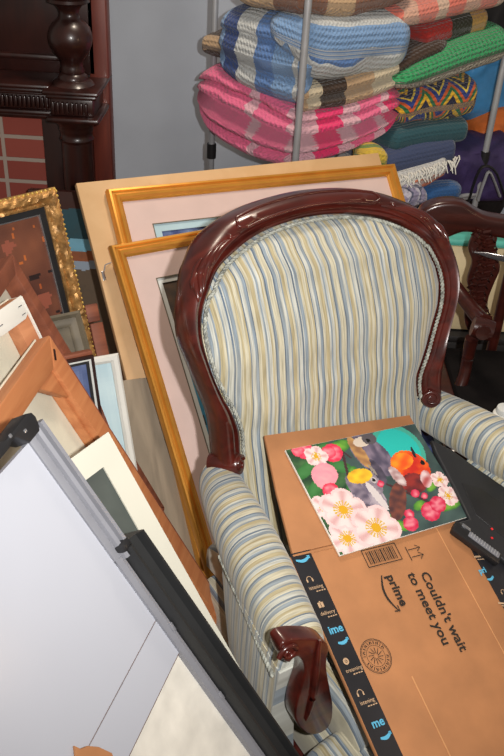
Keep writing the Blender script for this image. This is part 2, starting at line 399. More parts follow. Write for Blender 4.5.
# ------------------------------------------------------------------ folded blankets
def yc(px): return 2.535+(300-px)/100*.21 if px < 300 else 2.535+(px-300)/190*.27
def soft(path, depth, layers=1, groove=.02, n=90, m=56, amp=.007, sq=.62, dy=0., seed=0, taper=.14):
    P = cat([(a, b, c) for a, b, c, *_ in path], n); rings = []
    W = []
    for p in P:
        y = yc(p.x)+dy; w = ony((p.x, p.y), y); W.append((w, p.z*(w-CAM).dot(FWD)/F))
    tot = sum((W[i+1][0]-W[i][0]).length for i in range(n-1)); s = 0
    for i, (w, h) in enumerate(W):
        if i: s += (w-W[i-1][0]).length
        i0, i1 = max(i-5, 0), min(i+5, n-1)
        t = W[i1][0]-W[i0][0]; t.z = 0; t.normalize(); d = V((-t.y, t.x, 0))
        if d.y < 0: d = -d
        e = min(s, tot-s)/tot; sc = 1 if e > taper else math.sqrt(max(0, 1-(1-e/taper)**2))*.97+.03
        ring = []
        for j in range(m):
            a = 2*PI*j/m; ca, sa = math.cos(a), math.sin(a)
            x = -math.copysign(abs(ca)**sq, ca); zv = math.copysign(abs(sa)**sq, sa)
            g = groove*(1-abs(math.sin(layers*PI*(zv+1)/2)))**2 if layers > 1 else 0
            nn = amp*fbm(s*9, zv*h*14+x, 1, seed)*2
            rr = 1+nn/h*.35
            dd = depth*(1+x*sc*rr)+(g if x < 0 else 0)+nn
            ring.append(w+d*dd+V((0, 0, zv*h*sc*rr)))
        rings.append(ring)
    return loft(rings)
def blanket(name, lab, catg, path, mat, grp='folded blankets on the metal rack', depth=.16, **kw):
    vs, fs, uv = soft(path, depth, **kw)
    c = sum(vs, V())/len(vs); c.z = min(v.z for v in vs)
    o = mesh(name, [v-c for v in vs], fs, mat, None, uvs=uv, sharp=180); o.location = c
    if catg: label(o, lab, catg, grp)
    return o
TAN, BRN, DBR, CRM = (186, 156, 122), (128, 88, 68), (64, 46, 34), (206, 192, 164)
blanket('crochet_blanket', 'tan and brown fuzzy blanket on top of the rack pile', 'blanket', [(216, -14, 12), (255, -4, 15), (310, 2, 17), (350, 4, 16), (388, -2, 16), (425, -12, 15)],
        knit('wool_tan_brown', bands((TAN, 1.2), (BRN, 1), (TAN, .5), (BRN, 1.6), (TAN, .8)), per=.9), seed=1, amp=.012)
blanket('crochet_blanket', 'coral and peach knitted blanket at the upper right of the pile', 'blanket', [(385, 22, 11), (425, 15, 14), (465, 4, 15), (520, -8, 15)],
        knit('wool_coral', bands(((222, 120, 104), 1), ((214, 168, 146), .9), ((220, 128, 112), 1), ((208, 178, 156), .6)), per=.22, wob=.05), seed=2, dy=.02)
bb = empty('crochet_blanket', 'blue, navy and white striped crochet blanket above the pink blanket', 'blanket', group='folded blankets on the metal rack')
LB, MB_, NB, WG = (124, 160, 204), (92, 128, 184), (56, 76, 128), (196, 200, 200)
def sub(root, name, path, mat, depth=.16, **kw):
    vs, fs, uv = soft(path, depth, **kw)
    if root.location.length == 0:
        c = sum(vs, V())/len(vs); c.z = min(v.z for v in vs); root.location = c
    return mesh(name, [v-V(root.location) for v in vs], fs, mat, root, uvs=uv, sharp=180)
sub(bb, 'folded_stack', [(206, 38, 28), (238, 52, 42), (280, 64, 46), (308, 68, 42), (328, 66, 30)],
    knit('wool_blue_blocks', bands((LB, .6), (NB, .55), (WG, .75), (MB_, .7), (LB, .8), (WG, .35), (LB, .6), (NB, .5)), per=.47, rows=55, cols=80), layers=3, groove=.035, seed=3)
sub(bb, 'rolled_fold', [(255, 22, 12), (290, 38, 26), (325, 50, 36), (370, 48, 34), (402, 46, 30), (424, 44, 24)],
    knit('wool_blue_stripes', bands((LB, .8), (WG, 1), (MB_, .9), (LB, 1.2), (WG, .5)), axis='y', per=.36, rows=55, cols=80), seed=4, dy=-.004, amp=.01)
blanket('crochet_blanket', 'red, dark green and ochre folded blanket behind the coral one', 'blanket', [(418, 42, 12), (450, 32, 14), (480, 24, 14), (496, 18, 12)],
        knit('wool_red_green', bands(((168, 42, 36), 1.2), ((48, 48, 34), .7), ((178, 140, 76), .8), ((48, 48, 34), .5)), per=.33), seed=5, dy=.05)
blanket('crochet_blanket', 'cream, tan and dark brown striped blanket under the blue one', 'blanket', [(285, 108, 10), (318, 100, 17), (355, 92, 19), (395, 78, 18), (430, 60, 16), (462, 46, 12)],
        knit('wool_brown_cream', bands((CRM, .5), (TAN, .8), (CRM, .45), (DBR, .9), (TAN, 1), (CRM, .9), (DBR, 2.2)), per=.64), seed=6, dy=.012, layers=2, groove=.02)
blanket('crochet_blanket', 'brown folded blanket end poking out left of the blue one', 'blanket', [(196, 44, 8), (208, 46, 12), (226, 50, 12), (250, 56, 10)],
        knit('wool_dark_brown', bands((TAN, .5), (DBR, 1)), per=.12, axis='y'), seed=16, dy=.07, depth=.1)
blanket('crochet_blanket', 'bright green and cream blanket on the right of the pile', 'blanket', [(392, 88, 7), (425, 77, 16), (465, 62, 18), (520, 44, 18)],
        knit('wool_green_cream', bands(((52, 176, 106), .12), ((40, 168, 96), .3), ((196, 186, 166), .33), ((205, 196, 176), .1)), axis='y', per=.85, strength=1.0), seed=7, dy=-.02, amp=.01)
PK, LP, HP = (238, 112, 152), (228, 178, 190), (240, 60, 118)
blanket('crochet_blanket', 'pink crochet blanket with pale and hot pink bands', 'blanket', [(180, 90, 22), (206, 104, 38), (250, 126, 42), (296, 142, 32), (345, 134, 30), (388, 118, 27), (418, 106, 16)],
        knit('wool_pink', bands((PK, 1.7), (LP, .25), (PK, .8), (LP, .5), (HP, .55), (LP, .35), (PK, .5), (LP, .2), (HP, .4), (LP, .25), (PK, .6)), per=.93, rows=48, cols=60, wob=.05), layers=4, groove=.05, seed=8, amp=.01)
blanket('crochet_blanket', 'multicoloured zigzag blanket below the green one', 'blanket', [(398, 118, 14), (425, 108, 20), (455, 104, 22), (486, 98, 20)],
        knit('wool_zigzag', bands(((34, 34, 60), 1), ((224, 176, 40), .6), ((40, 110, 70), .6), ((206, 92, 40), .6), ((40, 60, 130), .8), ((230, 200, 70), .4)), axis='y', per=.11, zig=.05, wob=.03), seed=9, dy=.0)
blanket('folded_quilt', 'teal quilted throw below the zigzag blanket', 'quilt', [(388, 146, 12), (425, 138, 15), (458, 134, 15), (477, 132, 12)],
        knit('quilt_teal', bands(((40, 82, 92), 1), ((62, 98, 104), .12)), axis='y', per=.2, strength=.3), seed=10, dy=.0)
blanket('folded_quilt', 'navy blue folded throw near the purple bag', 'quilt', [(380, 172, 14), (412, 164, 22), (440, 158, 20), (464, 152, 14)],
        knit('quilt_navy', bands(((62, 74, 108), 1), ((52, 62, 94), .5)), axis='y', per=.2, strength=.3), seed=11, dy=-.02)
sf = blanket('fringed_shawl', 'white fringed shawl with orange pattern below the navy throw', 'shawl', [(372, 192, 10), (402, 186, 15), (432, 177, 15), (456, 164, 9)],
        knit('shawl_weave', bands(((206, 206, 204), 1.1), ((214, 122, 88), .7), ((206, 206, 204), .3), ((214, 122, 88), .3)), axis='y', per=.2, strength=.6, wob=.08), seed=12, dy=-.05)
fv = []
for i in range(34):
    px = 398+i*1.85; py = 166+8*math.sin(i*.2)-i*.22+abs(i-12)*.3
    p = ony((px, 178-i*.62+random.uniform(-2, 2)), yc(px)-.075)
    fv.append(tube([p, p+V((random.uniform(-.006, .012), -.014, -.004)), p+V((random.uniform(-.01, .02), -.02, -.025-random.random()*.012))], lambda t: .003*(1-t*.5), 6))
vs, fs, uv = add(*fv)
mesh('fringe', [v-V(sf.location) for v in vs], fs, M['canvaswhite'], sf)
blanket('folded_cloth', 'small yellow and green cloth peeking out beside the pink blanket', 'cloth', [(366, 160, 8), (378, 160, 11), (392, 162, 9)],
        knit('cloth_yellow', bands(((212, 180, 60), 1), ((110, 140, 60), .5)), axis='y', per=.07, strength=.4), seed=13, dy=-.05, depth=.06, grp='loose cloths around the rack', taper=.3)
blanket('folded_cloth', 'bright blue cloth under the white fringed shawl', 'cloth', [(418, 202, 8), (440, 196, 11), (470, 194, 9)],
        knit('cloth_blue', bands(((44, 92, 148), 1)), per=.3, strength=.3), seed=14, dy=-.04, depth=.1, grp='loose cloths around the rack', taper=.3)
blanket('folded_cloth', 'grey and lilac printed cloth left of the blue cloth', 'cloth', [(396, 208, 8), (410, 202, 13), (424, 200, 12), (432, 204, 8)],
        knit('cloth_lilac', bands(((146, 140, 168), 1), ((190, 186, 200), .5), ((92, 96, 120), .4)), per=.05, strength=.3, wob=.15), seed=15, dy=-.1, depth=.06, grp='loose cloths around the rack', taper=.3)
# bags behind the right pole, plus a black filler for the dark gap
M['purple'] = plain('purple_nylon', (56, 44, 86), .55, 0, .2, 10, .3); M['sky'] = plain('sky_blue_nylon', (70, 144, 200), .55, 0, .12, 10, .3)
M['orange'] = plain('orange_nylon', (226, 112, 48), .55, 0, .2, 16, .3); M['strap_and_void'] = plain('black_strap_and_void', (22, 20, 22), .6, 0, .2, 10, .3)
pg = empty('duffel_bag', 'dark purple bag with grey strap at the right of the rack', 'bag')
sub(pg, 'bag_or_gap_body', [(425, 172, 16), (455, 176, 26), (485, 178, 32), (525, 176, 34)], M['purple'], depth=.13, dy=.02, seed=17, amp=.014)
def strap(root, pts, y, w, m):
    vs, fs, uv = tube([ony(p, y-.0) for p in cat([(a, b, 0) for a, b in pts], 14)], w, 8, flat=.35); mesh('strap', [v-V(root.location) for v in vs], fs, M[m], root)
strap(pg, [(478, 200), (484, 182), (490, 172), (500, 196)], 2.74, .012, 'steel'); strap(pg, [(468, 204), (476, 178), (484, 166), (496, 172), (506, 200)], 2.745, .01, 'strap_and_void')
sk = empty('tote_bag', 'sky blue and orange bag behind the right rack pole', 'bag')
sub(sk, 'bag_or_gap_body', [(462, 88, 30), (485, 86, 40), (525, 84, 42)], M['sky'], depth=.1, dy=.2, seed=18, amp=.014)
sub(sk, 'orange_panel', [(476, 148, 16), (498, 138, 24), (525, 134, 26)], M['orange'], depth=.1, dy=.16, seed=19, amp=.01)
bg = empty('gap_shade_filler', 'black shape added for the darkness in the gap behind the right end of the blankets', 'bag')  # black shape put in for the darkness between blankets and wall
sub(bg, 'bag_or_gap_body', [(425, 60, 110), (470, 90, 130), (545, 90, 150)], M['strap_and_void'], depth=.06, dy=.38, seed=20, amp=.01)
# ------------------------------------------------------------------ big pictures leaning on the rack, behind the armchair
MOULD = [(0, 0), (0, .017), (.003, .023), (.008, .024), (.011, .019), (.015, .019), (.019, .025), (.025, .024), (.029, .016), (.034, .013), (.034, .004), (.004, 0)]
C3, e1, e2, nA = rect((108, 248), (200, 232), (207, 580), 2.1)
def onA(px, off): return onplane(px, C3+nA*off, nA)
def axes(pl, pr_, off):
    a = onA(pl, off); x = (onA(pr_, off)-a).normalized(); return a, x, x.cross(nA) if x.cross(nA).z < 0 else -x.cross(nA)
GA = 'framed pictures leaning behind the armchair'
def art_blue(u, v):
    n = fbm(u*9, v*14, 1, 2); m = fbm(u*30, v*40, 1, 5)
    return mix((52, 66, 120), (120, 140, 176), .5+n*.9+m*.5)
def art_flowers(u, v):
    c = mix((30, 92, 126), (64, 140, 170), v*1.2+.3*fbm(u*5, v*5))
    if v > .82: c = mix((52, 44, 40), (96, 72, 52), .5+fbm(u*10, v*20))
    if fbm(u*7, v*9, 1, 8) > .35: c = (28, 40, 46)
    for k in range(26):
        rr = random.Random(k); x, y = rr.random()*.4, .05+rr.random()*.6
        d = math.hypot((u-x)*1.0, (v-y)*1.3); a = math.atan2(v-y, u-x)
        if d < .028*(1+.35*math.cos(5*a+k)): c = (232, 234, 236) if d > .007 else (214, 190, 90)
    return c
# A1 plywood panel
a, x, dn = axes((76, 183), (375, 153), -.055)
b1 = onA((122, 378), -.055); w1 = (onA((375, 153), -.055)-a).dot(x)+.012; h1 = a.z/-dn.z
pn = lean('plywood_panel', 'large pale plywood panel leaning rearmost behind the gold framed pictures', 'panel', a, x, dn, nA, w1, h1)
mesh('board', *boxm((0, h1/2, -.009), (w1, h1, .018), .002)[:2], M['ply'], pn)
def hanger(root, px, z):
    p = toloc(root, px, z)
    mesh('hanging_plate', *boxm((p.x-.004, p.y-.012, z+.001), (.008, .024, .002), .0008)[:2], M['silver'], root)
    mesh('hook', *tube([V((p.x, p.y, z+.002)), V((p.x+.004, p.y+.012, z+.008)), V((p.x+.012, p.y+.015, z+.006)), V((p.x+.022, p.y+.018, z+.002))], .0016, 8)[:2], M['steel'], root)
hanger(pn, (104, 271), 0)
def bigpic(name, lab, pl, pr_, off, w, fn, win, grp, artbox):
    a, x, dn = axes(pl, pr_, off); h = a.z/-dn.z
    r = lean(name, lab, 'picture', a, x, dn, nA, w, h)
    f = rframe(w, h, MOULD, 'frame', M['gold'], r, -w/2, 0)
    s, t = win                                      # pink border left / top
    o = (-w/2+.03, .03, w/2-.03, h-.03); i = (-w/2+.034+s, .034+t, w/2-.034-s, h-.034-t)
    ringsheet(o, i, .010, .003, 'picture_mat', M['pink'], r)
    j = (i[0]+.001, i[1]+.001, i[2]-.001, i[3]-.001); g = .02 if fn is art_blue else .013
    ringsheet((j[0]-.006, j[1]-.006, j[2]+.006, j[3]+.006), (i[0]+g, i[1]+g, i[2]-g, i[3]-g), .0065, .003, 'inner_mat', M['lightblue'] if fn is art_blue else M['white'], r)
    ringsheet((i[0]-.0015, i[1]-.0015, i[2]+.0015, i[3]+.0015), (i[0]+.0012, i[1]+.0012, i[2]-.0012, i[3]-.0012), .0104, .001, 'mat_line', M['graywood'], r)
    nx = int((i[2]-i[0]-2*g)/.005)
    grid(i[2]-i[0]-2*g, i[3]-i[1]-2*g, nx, int((i[3]-i[1]-2*g)/.005), fn, 'print', r, M['artcell'], .003, i[0]+g, i[1]+g)
    mesh('backing', *boxm((0, h/2, .0005), (w-.01, h-.01, .001))[:2], M['kraft'], r, smooth=False)
    return r
w2 = (onA((394, 166), -.027)-onA((105, 192), -.027)).length
bigpic('framed_picture', 'wide gold framed blue picture with pink mat just in front of the plywood panel', (105, 192), (393, 166), -.05, w2, art_blue, (.066, .066), GA, None)
bigpic('framed_picture', 'gold framed flower picture with pink mat in front, directly behind the armchair', (108, 248), (200, 232), -.018, .66, art_flowers, (.060, .066), GA, None)
# weathered board below the plywood
a, x, dn = axes((118, 381), (150, 377), -.048)
gb = lean('weathered_board', 'grey weathered board standing left of the gold framed flower picture', 'board', a, x, dn, nA, .16, a.z/-dn.z)
mesh('plank', *boxm((0, a.z/-dn.z/2, -.006), (.16, a.z/-dn.z, .014), .002)[:2], M['grayboard'], gb)
# ------------------------------------------------------------------ ornate frame and the small pictures round it
def art_autumn(u, v):
    n = fbm(u*6, v*8, 1, 3); c = mix((84, 50, 42), (138, 84, 60), .55+n*.8)
    if fbm(u*26, v*26, 1, 9) > .52: c = mix((166, 84, 46), (200, 112, 54), .5+n)
    if fbm(u*11, v*11, 1, 4) < -.5: c = (150, 84, 66)
    for x0, y0, x1, y1, w_ in ((.0, .70, 1., .86, .010), (.2, .95, 1., .74, .008), (.3, .6, 1., .70, .011), (.55, .55, .98, .42, .008), (.4, .98, .6, .6, .008), (.75, .9, .9, .5, .007), (.6, .3, 1., .36, .009), (.1, .45, .7, .2, .01), (.8, .5, .85, .1, .009)):
        t = max(0, min(1, ((u-x0)*(x1-x0)+(v-y0)*(y1-y0))/((x1-x0)**2+(y1-y0)**2)))
        if math.hypot(u-x0-t*(x1-x0)+.02*nz(v, u, 12), v-y0-t*(y1-y0)+.02*nz(u, v, 12)) < w_*(1.2-.6*t): c = (44, 30, 30)
    if math.hypot(u-.72, (v-.80)*1.4) < .06 and fbm(u*40, v*40, 1, 1) > .0: c = (214, 112, 44)
    return c
def flat(name, lab, catg, c, p1, p2, dist, w, left, grp=None, h=None):
    C, a1, a2, n = rect(c, p1, p2, dist); h = h or C.z/-a2.z
    r = lean(name, lab, catg, C, a1, a2, n, w, h, left)
    if grp: r['group'] = grp
    return r, h
r, h = flat('framed_painting', 'ornate antique gold framed autumn painting leaning at the far left', 'painting', (52, 187), (0, 199), (92, 355), 1.95, .62, False)
w = .62; SUBN = 150
rframe(w, h, [(0, 0), (0, .014), (.004, .022), (.010, .028), (.016, .03), (.022, .026), (.027, .018), (.031, .02), (.035, .016), (.035, .004), (.004, 0)], 'frame', M['oldgold'], r, -w/2, 0, sub=SUBN, rough=.006)
bd_ = []
for k in range(int(h/.0105)):
    for sx in (-w/2+.003, w/2-.003): bd_.append(boxm((sx, .005+k*.0105, .019), (.0068, .0075, .007), .0028, seg=1))
for k in range(int(w/.0105)): bd_.append(boxm((-w/2+.005+k*.0105, h-.003, .019), (.0075, .0068, .007), .0028, seg=1))
vs, fs, uv = add(*bd_); o = mesh('bead_trim', vs, fs, M['bead'], r)
ringsheet((-w/2+.033, .033, w/2-.033, h-.033), (-w/2+.050, .050, w/2-.050, h-.050), .011, .004, 'liner', M['black'], r)
ringsheet((-w/2+.049, .049, w/2-.049, h-.049), (-w/2+.0515, .0515, w/2-.0515, h-.0515), .0115, .004, 'slip', M['silver'], r)
grid(w-.102, h-.102, 110, 150, art_autumn, 'canvas', r, M['artgloss'], .007, -w/2+.051, .051)
mesh('backing', *boxm((0, h/2, .001), (w-.01, h-.01, .002))[:2], M['kraft'], r, smooth=False)
# banded seascape canvas in the gap
def art_bands(u, v):
    v += .012*nz(u, 1, 6)
    for y, c in ((.93, (62, 34, 28)), (.80, (44, 78, 88)), (.745, (120, 176, 200)), (.70, (150, 88, 56)), (.66, (152, 166, 182)), (-9, (104, 88, 72))):
        if v > y: return mix(c, (60, 60, 60), .25*fbm(u*8, v*20))
bx = ony((70, 192), 2.30); h = bx.z; tl = math.radians(6)
up_ = V((0, math.sin(tl), math.cos(tl))); nn_ = V((0, -math.cos(tl), math.sin(tl)))
r = empty('painted_canvas', 'unframed banded teal canvas glimpsed between the ornate frame and the plywood panel', 'canvas', basis(bx-up_*h, V((1, 0, 0)), up_, nn_))
mesh('stretcher', *boxm((0, h/2, -.012), (.24, h, .022), .003)[:2], M['darkwood'], r)
grid(.24, h, 40, 160, art_bands, 'painted_surface', r, M['artcell'], .0005, -.12, 0)
# reddish wooden bar
r, h = flat('wooden_bar', 'short reddish wooden bar standing beside the edge of the plywood panel', 'bar', (97, 303), (86, 305), (108, 356), 2.12, .032, False, h=.36)
mesh('upper_block', *boxm((0, h-.022, -.012), (.032, .044, .03), .003)[:2], M['pinedark'], r); mesh('lower_block', *boxm((.004, (h-.047)/2, -.012), (.032, h-.047, .03), .003)[:2], M['pinedark'], r)
# small grey wood frame
r, h = flat('small_picture', 'small empty grey wooden picture frame overlapping the lower corner of the ornate gold frame', 'frame', (78, 312), (58, 316), (89, 352), 1.82, .16, False, h=.2)
rframe(.16, h, [(0, 0), (0, .016), (.006, .02), (.012, .014), (.02, .012), (.028, .006), (.028, 0)], 'frame', M['graywood'], r, -.08, 0)
sheet(-.056, .026, .056, h-.026, .004, .003, 'panel', M['graywood'], r)
# small navy picture
def art_navy(u, v): return mix((70, 86, 130), (104, 118, 160), .5+fbm(u*4, v*4))
r, h = flat('small_picture', 'small navy picture with thin white line inside a dark frame beside the white frame', 'picture', (92, 354), (72, 358), (98, 396), 1.7, .14, False, h=.22)
rframe(.14, h, [(0, 0), (0, .012), (.006, .012), (.006, 0)], 'frame', M['darkwood'], r, -.07, 0)
rframe(.128, h-.012, [(0, 0), (0, .009), (.004, .009), (.004, 0)], 'white_liner', M['white'], r, -.064, .006)
rframe(.12, h-.02, [(0, 0), (0, .007), (.006, .007), (.006, 0)], 'inner_liner', M['black'], r, -.06, .01)
grid(.11, h-.03, 20, 30, art_navy, 'print', r, M['artcell'], .004, -.055, .015)
mesh('top_rail', *boxm((0, h+.004, -.004), (.14, .008, .02), .002)[:2], M['pinedark'], r)
# white framed pale blue picture
def art_pale(u, v): return mix((176, 204, 214), (200, 220, 224), .5+fbm(u*3, v*3))
r, h = flat('small_picture', 'pale blue picture in a plain white frame left of the weathered board', 'picture', (117, 353), (93, 357), (133, 450), 1.78, .26, False, h=.42)
rframe(.26, h, [(0, 0), (0, .012), (.004, .016), (.012, .015), (.017, .01), (.017, 0)], 'frame', M['canvaswhite'], r, -.13, 0)
grid(.228, h-.032, 24, 40, art_pale, 'print', r, M['artcell'], .004, -.114, .016)
# ------------------------------------------------------------------ stretcher frames, seen from the back
def stretcher(lab, c, p1, p2, dist, w, bar, th_, mat, cmat, h=None, back=.004, grp='stretcher frames leaning at the left'):
    r, h = flat('stretched_canvas', lab, 'canvas', c, p1, p2, dist, w, False, grp, h=h)
    X = w/2; m = M[mat]
    def bp(poly): mesh('stretcher_bar', *prism(poly, -th_, 0, .003)[:2], m, r)
    bp([(X, h), (X, 0), (X-bar, bar), (X-bar, h-bar)]); bp([(-X, h), (X, h), (X-bar, h-bar), (-X+bar, h-bar)])
    bp([(-X, 0), (-X, h), (-X+bar, h-bar), (-X+bar, bar)]); bp([(X, 0), (-X, 0), (-X+bar, bar), (X-bar, bar)])
    sheet(-X-.0015, -.0015, X+.0015, h+.0015, -th_, .002, 'canvas_sheet', M[cmat], r)
    return r, h, X
r, h, X = stretcher('worn reddish stretcher frame with a dark slot, rearmost of the bare canvas backs', (13, 254), (0, 272), (70, 349), 1.66, .4, .03, .036, 'pinedark', 'canvas', h=.66)
p = toloc(r, (33, 303)); mesh('slot', *boxm((X-.0005, p.y, -.016), (.003, .03, .008), .0012)[:2], M['black'], r)
r, h, X = stretcher('canvas back with white folded canvas corner held by staples, middle of the bare canvas backs', (20, 297), (0, 311), (42, 342), 1.5, .42, .035, .028, 'pine', 'canvas', h=.62)
fl = prism([(X+.002, h+.002), (X+.002, h-.028), (X-.012, h-.036), (X-.05, h-.036), (X-.13, h-.034), (X-.2, h-.034), (X-.2, h+.002)], 0, .002, .0006)
mesh('folded_canvas', *fl[:2], M['canvaswhite'], r); 
mesh('canvas_wrap', *boxm((X+.001, h/2, -.012), (.003, h, .03))[:2], M['canvaswhite'], r, smooth=False)
for q in ((X-.012, h-.012), (X-.012, h-.027), (X-.07, h-.02)):
    mesh('staple', *boxm((q[0], q[1], .0025), (.009, .0012, .0012))[:2], M['staple'], r, smooth=False)
r, h, X = stretcher('warm pine stretcher frame with cream canvas back, front of the bare canvas backs', (50, 335), (0, 405), (230, 615), 1.46, .62, .042, .03, 'pine2', 'canvas', h=.78)
mesh('corner_brace', *prism([(X-.042, h-.042), (X-.042, h-.1), (X-.1, h-.042)], -.02, -.006, .002)[:2], M['gold' if 0 else 'pine2'], r)
mesh('inner_lip', *prism([(X-.042, h-.04), (X-.042, .04), (X-.05, .04), (X-.05, h-.04)], -.03, -.012, .002)[:2], M['pine2'], r)
mesh('edge_strip', *boxm((X+.0015, h/2, -.016), (.003, h-.002, .03), .001)[:2], M['pinedark'], r)
mesh('key_wedge', *boxm((X-.02, h-.028, .0005), (.02, .005, .002), .001, Matrix.Rotation(.8, 4, 'Z'))[:2], M['darkwood'], r)
# ------------------------------------------------------------------ cream mat board with dark window
r, h = flat('mat_board', 'cream mat board with a dark grey window, tucked behind the whiteboard rail', 'mat board', (108, 432), (66, 462), (186, 572), 1.24, .42, False, h=.64)
X = .21
q = toloc(r, (103, 467)); bx, by = X-q.x, h-q.y
ringsheet((-X, 0, X, h), (-X+bx, .06, X-bx, h-by), .001, .0025, 'window_mat', M['matcream'], r)
sheet(-X+.004, .004, X-.004, h-.004, -.003, .003, 'backing_board', M['matdark'], r)
# ------------------------------------------------------------------ whiteboard lying back on the stack
C, a1, a2, n = rect((160, 613), (88, 748), (262, 756), 1.1)
C = onplane((30, 441), C, n); WW = .84; hh = C.z/-a2.z
wb = lean('whiteboard', 'large whiteboard with aluminium rail and dark pen tray leaning at lower left', 'whiteboard', C, a1, a2, n, WW, hh, False)
X = WW/2
ys = toloc(wb, (160, 613)).y; yb = toloc(wb, (185, 640)).y; yt = toloc(wb, (120, 545)).y
print('whiteboard', hh, ys, yb, yt, C, a1, a2)
sheet(-X, ys+.0009, X, hh, 0, .008, 'writing_surface', M['wb'], wb); sheet(-X, yb, X, ys-.0009, 0, .008, 'lower_strip', M['wb'], wb)
sheet(-X, yb-.002, X, hh-.002, -.001, .006, 'seam_filler', M['seam'], wb)
sheet(-X, .0, X, yb+.005, -.004, .008, 'backing_panel', M['wbback'], wb)
def extr(prof, y0, y1, name, mat, cap=True):
    rings = [[V((X+p[0], y, p[1])) for p in prof] for y in (y0, y1)]
    return mesh(name, *loft(rings, True, True)[:2], M[mat], wb, sharp=25)
extr([(-.004, -.012), (-.004, .003), (.0, .006), (.004, .007), (.0045, .013), (.008, .016), (.0085, .011), (.013, .011), (.0135, .017), (.018, .018), (.021, .015), (.0218, .010), (.019, .004), (.016, -.010)], yt-.01, hh+.012, 'frame_rail', 'alu')
extr([(-.004, -.012), (-.004, .004), (.002, .008), (.006, .0085), (.009, .006), (.009, -.012)], .0, yt-.005, 'lower_rail', 'alu')
extr([(.008, -.012), (.008, .01), (.012, .022), (.016, .022), (.018, .012), (.028, .010), (.036, .016), (.039, .026), (.042, .026), (.043, .012), (.040, -.012)], .0, yt, 'pen_tray', 'trayblk')
mesh('tray_cap', *boxm((X+.012, yt+.004, .006), (.018, .014, .028), .005)[:2], M['blk'], wb)
for px in ((170, 622), (222, 682)):
    p = toloc(wb, px); mesh('rail_bump', *boxm((X+.004, p.y, .0085), (.006, .014, .004), .0018)[:2], M['alu'], wb)
poly = [(-6, 466), (-6, 445), (3, 441), (14, 428), (25, 414), (30, 413), (34, 417), (38.5, 428), (38, 432), (29, 443), (24, 442), (14, 438), (10, 443), (8, 449), (0, 459)]
pts = [toloc(wb, p, .012) for p in poly]
mesh('corner_bracket', *prism([(p.x, p.y) for p in pts], -.012, .016, .003)[:2], M['blk'], wb)
for px in ((10, 436), (25, 431)):
    p = toloc(wb, px, .016); mesh('rivet', *boxm((p.x, p.y, .0165), (.0045, .0045, .002), .001)[:2], M['silver'], wb)
# torn card scrap on the board
poly = [(73, 746), (79, 749), (86, 746), (97, 747), (110, 753), (114, 764), (96, 776), (76, 772)]
pts = [toloc(wb, p, .002) for p in poly]; cpt = sum((V((p.x, p.y, 0)) for p in pts), V())/len(pts)
vs, fs, _ = prism([(p.x-cpt.x, p.y-cpt.y) for p in pts], .0, .004, .001)
sc = mesh('card_scrap', vs, fs, M['kraft'], None); sc.matrix_world = wb.matrix_world @ Matrix.Translation((cpt.x, cpt.y, .0012))
label(sc, 'torn brown card scrap lying at the lower end of the whiteboard seam', 'scrap')
# ------------------------------------------------------------------ striped armchair
PH, RC = math.radians(33), math.radians(21)
l_ = V((math.cos(PH), math.sin(PH), 0)); bk_ = V((-math.sin(PH), math.cos(PH), 0))
OC = V((.162, 1.337, 0)); CM = basis(OC, l_, bk_, V((0, 0, 1)))
ac = empty('armchair', 'carved mahogany armchair with blue and cream striped upholstery in the centre', 'armchair', CM)
CI = CM.inverted()
def cpl(px, y): return CI @ onplane(px, CM @ V((0, y, 0)), bk_)      # sight a point on the chair's own cross plane
sn, cs = math.sin(RC), math.cos(RC)
BT = [(-.3, -.02), (-.1, -.01), (0, 0), (.1, .02), (.2, .032), (.3, .024), (.35, .006), (.4, -.02), (.44, -.038), (.5, -.06)]
def bof(v):
    for (a, p), (b, q) in zip(BT, BT[1:]):
        if v <= b: t = (v-a)/(b-a); t = t*t*(3-2*t); return p+(q-p)*t
    return BT[-1][1]
def bp(u, v, nn=0.):
    d = bof(v)+nn
    return V((u, v*sn-d*cs, .64+v*cs+d*sn))
OH = [(.262, -.012), (.264, .05), (.270, .1), (.281, .14), (.293, .185), (.303, .23), (.299, .272), (.286, .312), (.263, .351), (.23, .384), (.18, .41), (.12, .427), (.06, .435), (0, .438)]
IH = [(.215, -.012), (.214, .035), (.228, .08), (.245, .12), (.262, .17), (.269, .215), (.266, .25), (.252, .285), (.226, .32), (.192, .345), (.145, .366), (.095, .379), (.045, .386), (0, .388)]
def full(hf): return [(-a, b, 0) for a, b in hf]+[(a, b, 0) for a, b in hf[-2::-1]]
NP = 140
PO, PI_ = cat(full(OH), NP), cat(full(IH), NP)
SEC = [(0, -.02), (0, .004), (.06, .016), (.16, .02), (.24, .014), (.30, .016), (.42, .029), (.58, .033), (.74, .029), (.88, .018), (.93, .004), (.96, -.008), (.93, -.022), (.8, -.032), (.4, -.036), (.1, -.032)]
rings = [[bp(i.x+(o_.x-i.x)*t, i.y+(o_.y-i.y)*t, hh) for t, hh in SEC] for o_, i in zip(PO, PI_)]
mesh('back_frame', *loft(rings)[:2], M['mahog'], ac, sharp=60)
